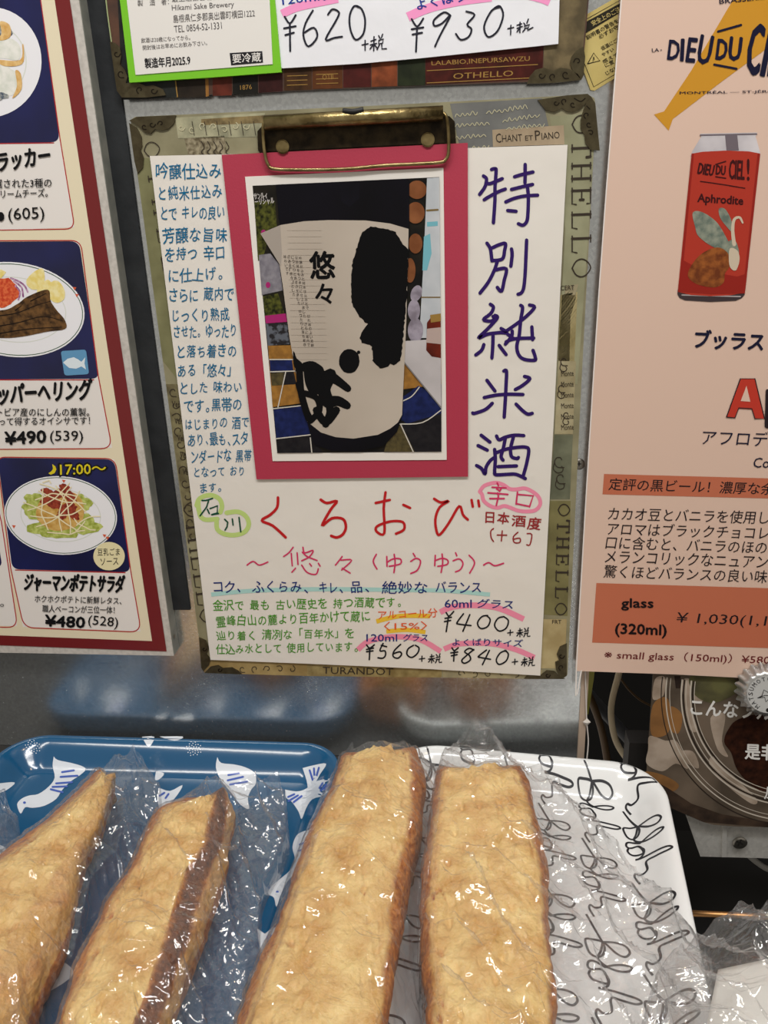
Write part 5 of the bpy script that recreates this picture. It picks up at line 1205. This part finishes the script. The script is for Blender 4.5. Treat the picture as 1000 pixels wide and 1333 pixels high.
def bag(label, a, b, c, d, za, zb, zc, zd, seed, trays, amp=0.0026, N=320, ax=(0.9, 0.5), group='clear bags around the breads'):
    PA, PB, PC, PD = [resample(zpoly(p, z), N) for p, z in ((a, za), (b, zb), (c, zc), (d, zd))]
    V = []; F_ = []; sg = (28, 40, 44, 26); M = sum(sg)
    amp *= 1.45
    for i in range(N):
        A_, B_, C_, D_ = PA[i], PB[i], PC[i], PD[i]
        up = Vector((0, 0, 1)); ring = []
        Am, Dm = A_.copy(), D_.copy(); Am.z = max(.0055, Am.z-.004); Dm.z = max(.0055, Dm.z-.004)
        for p, q, n, bul in ((A_, B_, sg[0], .0012), (B_, C_, sg[1], .0022), (C_, D_, sg[2], .0008), (Dm, Am, sg[3], 0)):
            for k in range(n): ring.append((p.lerp(q, k/n) + up*bul*math.sin(math.pi*k/n), q is Am))
        for p, low in ring:
            q = p*1000
            h = amp*1.5*(crease(q, seed, .045, ax)-.4) + amp*.42*(crease(q, seed+3, .13, (ax[1], ax[0]))-.4) + amp*.10*(crease(q, seed+5, .34, ax)-.4) + amp*.9*noise.noise(q*.05+Vector((seed, 0, 0)))
            if low: h *= .25
            p = p + Vector((h*.35, h*.2, h if not low else abs(h)))
            if low: p.z = min(p.z, .0065)
            zt = max([t.z(p.x, p.y) if t.depth(p.x, p.y) > -0.002 else .001 for t in trays])
            p.z = max(p.z, zt + (.0006 if low else .0014))
            if not low:
                for bv in BVH:
                    for ddx, ddy in ((0, 0), (.0012, 0), (-.0012, 0), (0, .0012)):
                        hit = bv.ray_cast(Vector((p.x+ddx, p.y+ddy, .3)), Vector((0, 0, -1)))[0]
                        if hit and hit.z > p.z - .0008: p.z = hit.z + .0008 + .25*abs(h)
            V.append(p)
    for i in range(N-1):
        for k in range(M): F_.append((i*M+k, (i+1)*M+k, (i+1)*M+(k+1) % M, i*M+(k+1) % M))
    o = mesh_obj('plastic_bag', V, F_, M_FILM, None, smooth=True)
    return tag(o, label, 'bag', group)
bag('clear plastic bag around the leftmost bread, its tip pointing up at the tray rim',
    [(160,981),(134,1000),(98,1036),(54,1070),(14,1102),(-26,1136),(-86,1190),(-146,1250),(-206,1330),(-250,1420)],
    [(168,979),(148,1000),(112,1036),(72,1074),(32,1106),(-10,1140),(-66,1195),(-124,1256),(-186,1334),(-230,1420)],
    [(176,978),(176,1010),(140,1060),(112,1095),(86,1135),(62,1175),(38,1220),(12,1270),(-20,1330),(-50,1420)],
    [(186,983),(204,1010),(205,1050),(184,1100),(158,1150),(140,1195),(122,1230),(98,1290),(74,1345),(40,1430)],
    (.020, .014), (.024, .046), (.024, .048), (.016, .012), 1, [TRB], amp=.003)
bag('clear plastic bag around the second bread, with a crumpled flap on its right',
    [(262,1026),(228,1040),(200,1070),(178,1110),(152,1155),(130,1195),(112,1240),(96,1285),(74,1345),(50,1430)],
    [(285,1018),(256,1040),(226,1068),(204,1108),(182,1150),(156,1192),(136,1240),(118,1285),(92,1345),(68,1430)],
    [(330,1012),(306,1040),(298,1070),(290,1104),(276,1150),(254,1204),(236,1255),(214,1310),(196,1355),(170,1430)],
    [(364,997),(372,1040),(374,1085),(352,1132),(340,1165),(336,1210),(338,1255),(330,1295),(318,1345),(300,1430)],
    (.030, .014), (.036, .045), (.034, .046), (.024, .012), 2, [TRB], amp=.0036)
bag('clear plastic bag close around the tall middle bread',
    [(446,982),(430,1012),(404,1068),(376,1135),(358,1190),(334,1255),(308,1320),(298,1350),(280,1430)],
    [(462,972),(452,1008),(424,1066),(398,1133),(381,1188),(357,1253),(334,1318),(324,1350),(307,1430)],
    [(526,968),(540,1008),(538,1060),(525,1110),(512,1160),(508,1210),(500,1270),(494,1333),(486,1430)],
    [(546,972),(566,1005),(573,1060),(568,1120),(560,1175),(552,1230),(548,1280),(546,1335),(544,1430)],
    (.030, .014), (.049, .051), (.049, .051), (.030, .012), 3, [TRB, TRW], amp=.0020)
bag('clear plastic bag of the right-hand bread, spreading wide over the white tray',
    [(600,955),(574,985),(562,1040),(556,1095),(549,1150),(547,1200),(547,1250),(548,1300),(549,1340),(550,1430)],
    [(610,951),(590,985),(580,1040),(573,1095),(568,1150),(567,1200),(571,1250),(576,1300),(578,1340),(581,1430)],
    [(618,951),(668,990),(692,1040),(702,1075),(712,1115),(718,1165),(722,1210),(724,1260),(728,1340),(732,1430)],
    [(628,955),(700,1008),(760,1058),(812,1104),(856,1150),(898,1205),(925,1250),(940,1290),(948,1345),(950,1430)],
    (.036, .014), (.038, .050), (.038, .050), (.026, .012), 4, [TRW], amp=.0034)
bag('clear plastic bag cut off at the bottom right corner, over a white wrapper',
    [(1010,1168),(950,1196),(905,1226),(862,1256),(846,1290),(838,1330),(836,1430)],
    [(1020,1174),(985,1204),(950,1236),(920,1266),(905,1300),(900,1340),(896,1430)],
    [(1060,1180),(1050,1210),(1040,1240),(1030,1270),(1020,1310),(1010,1350),(1004,1430)],
    [(1120,1190),(1120,1220),(1120,1250),(1120,1280),(1120,1320),(1120,1360),(1120,1430)],
    (.030, .024), (.040, .048), (.040, .048), (.02, .02), 5, [TRW], amp=.0036)
bag('corner of a clear plastic bag cut off at the left edge of the photo',
    [(-40,1030),(-50,1060),(-60,1100),(-70,1150)], [(-30,1026),(-36,1060),(-42,1100),(-50,1150)], [(-10,1030),(0,1055),(0,1085),(-12,1120)], [(4,1034),(18,1052),(20,1080),(2,1126)],
    (.022, .02), (.028, .03), (.028, .03), (.020, .02), 6, [TRB], amp=.003, N=60)
# white wrapper inside the bottom right bag
V = []; F_ = []; n1, n2 = 30, 30
for i in range(n1):
    for j in range(n2):
        s, t = i/(n1-1), j/(n2-1)
        px = 935 + 190*t - 40*s*(1-t); py = 1262 - 40*t + 190*s
        z = .024 + .016*math.sin(math.pi*min(1, t*1.0+.1))*math.sin(math.pi*min(1, .25+s*.6)) + .0015*noise.noise(Vector((s*5, t*5, 3)))
        V.append(T(px, py, z))
for i in range(n1-1):
    for j in range(n2-1): F_.append((i*n2+j, (i+1)*n2+j, (i+1)*n2+j+1, i*n2+j+1))
m = len(V); V += [Vector((v.x, v.y, v.z-.012)) for v in V]; F_ += [tuple(k+m for k in f[::-1]) for f in F_]
edge = [j for j in range(n2)] + [i*n2+n2-1 for i in range(1, n1)] + [(n1-1)*n2+j for j in range(n2-2, -1, -1)] + [i*n2 for i in range(n1-2, 0, -1)]
for k in range(len(edge)): a_, b_ = edge[k], edge[(k+1) % len(edge)]; F_.append((a_, b_, b_+m, a_+m))
o = mesh_obj('paper_wrapper', V, F_, mat('wrapper_white', (220, 218, 212), rough=.6, bump=.3, bscale=50), None, smooth=True)
tag(o, 'plain white wrapper inside the bag at the bottom right corner', 'wrapper')
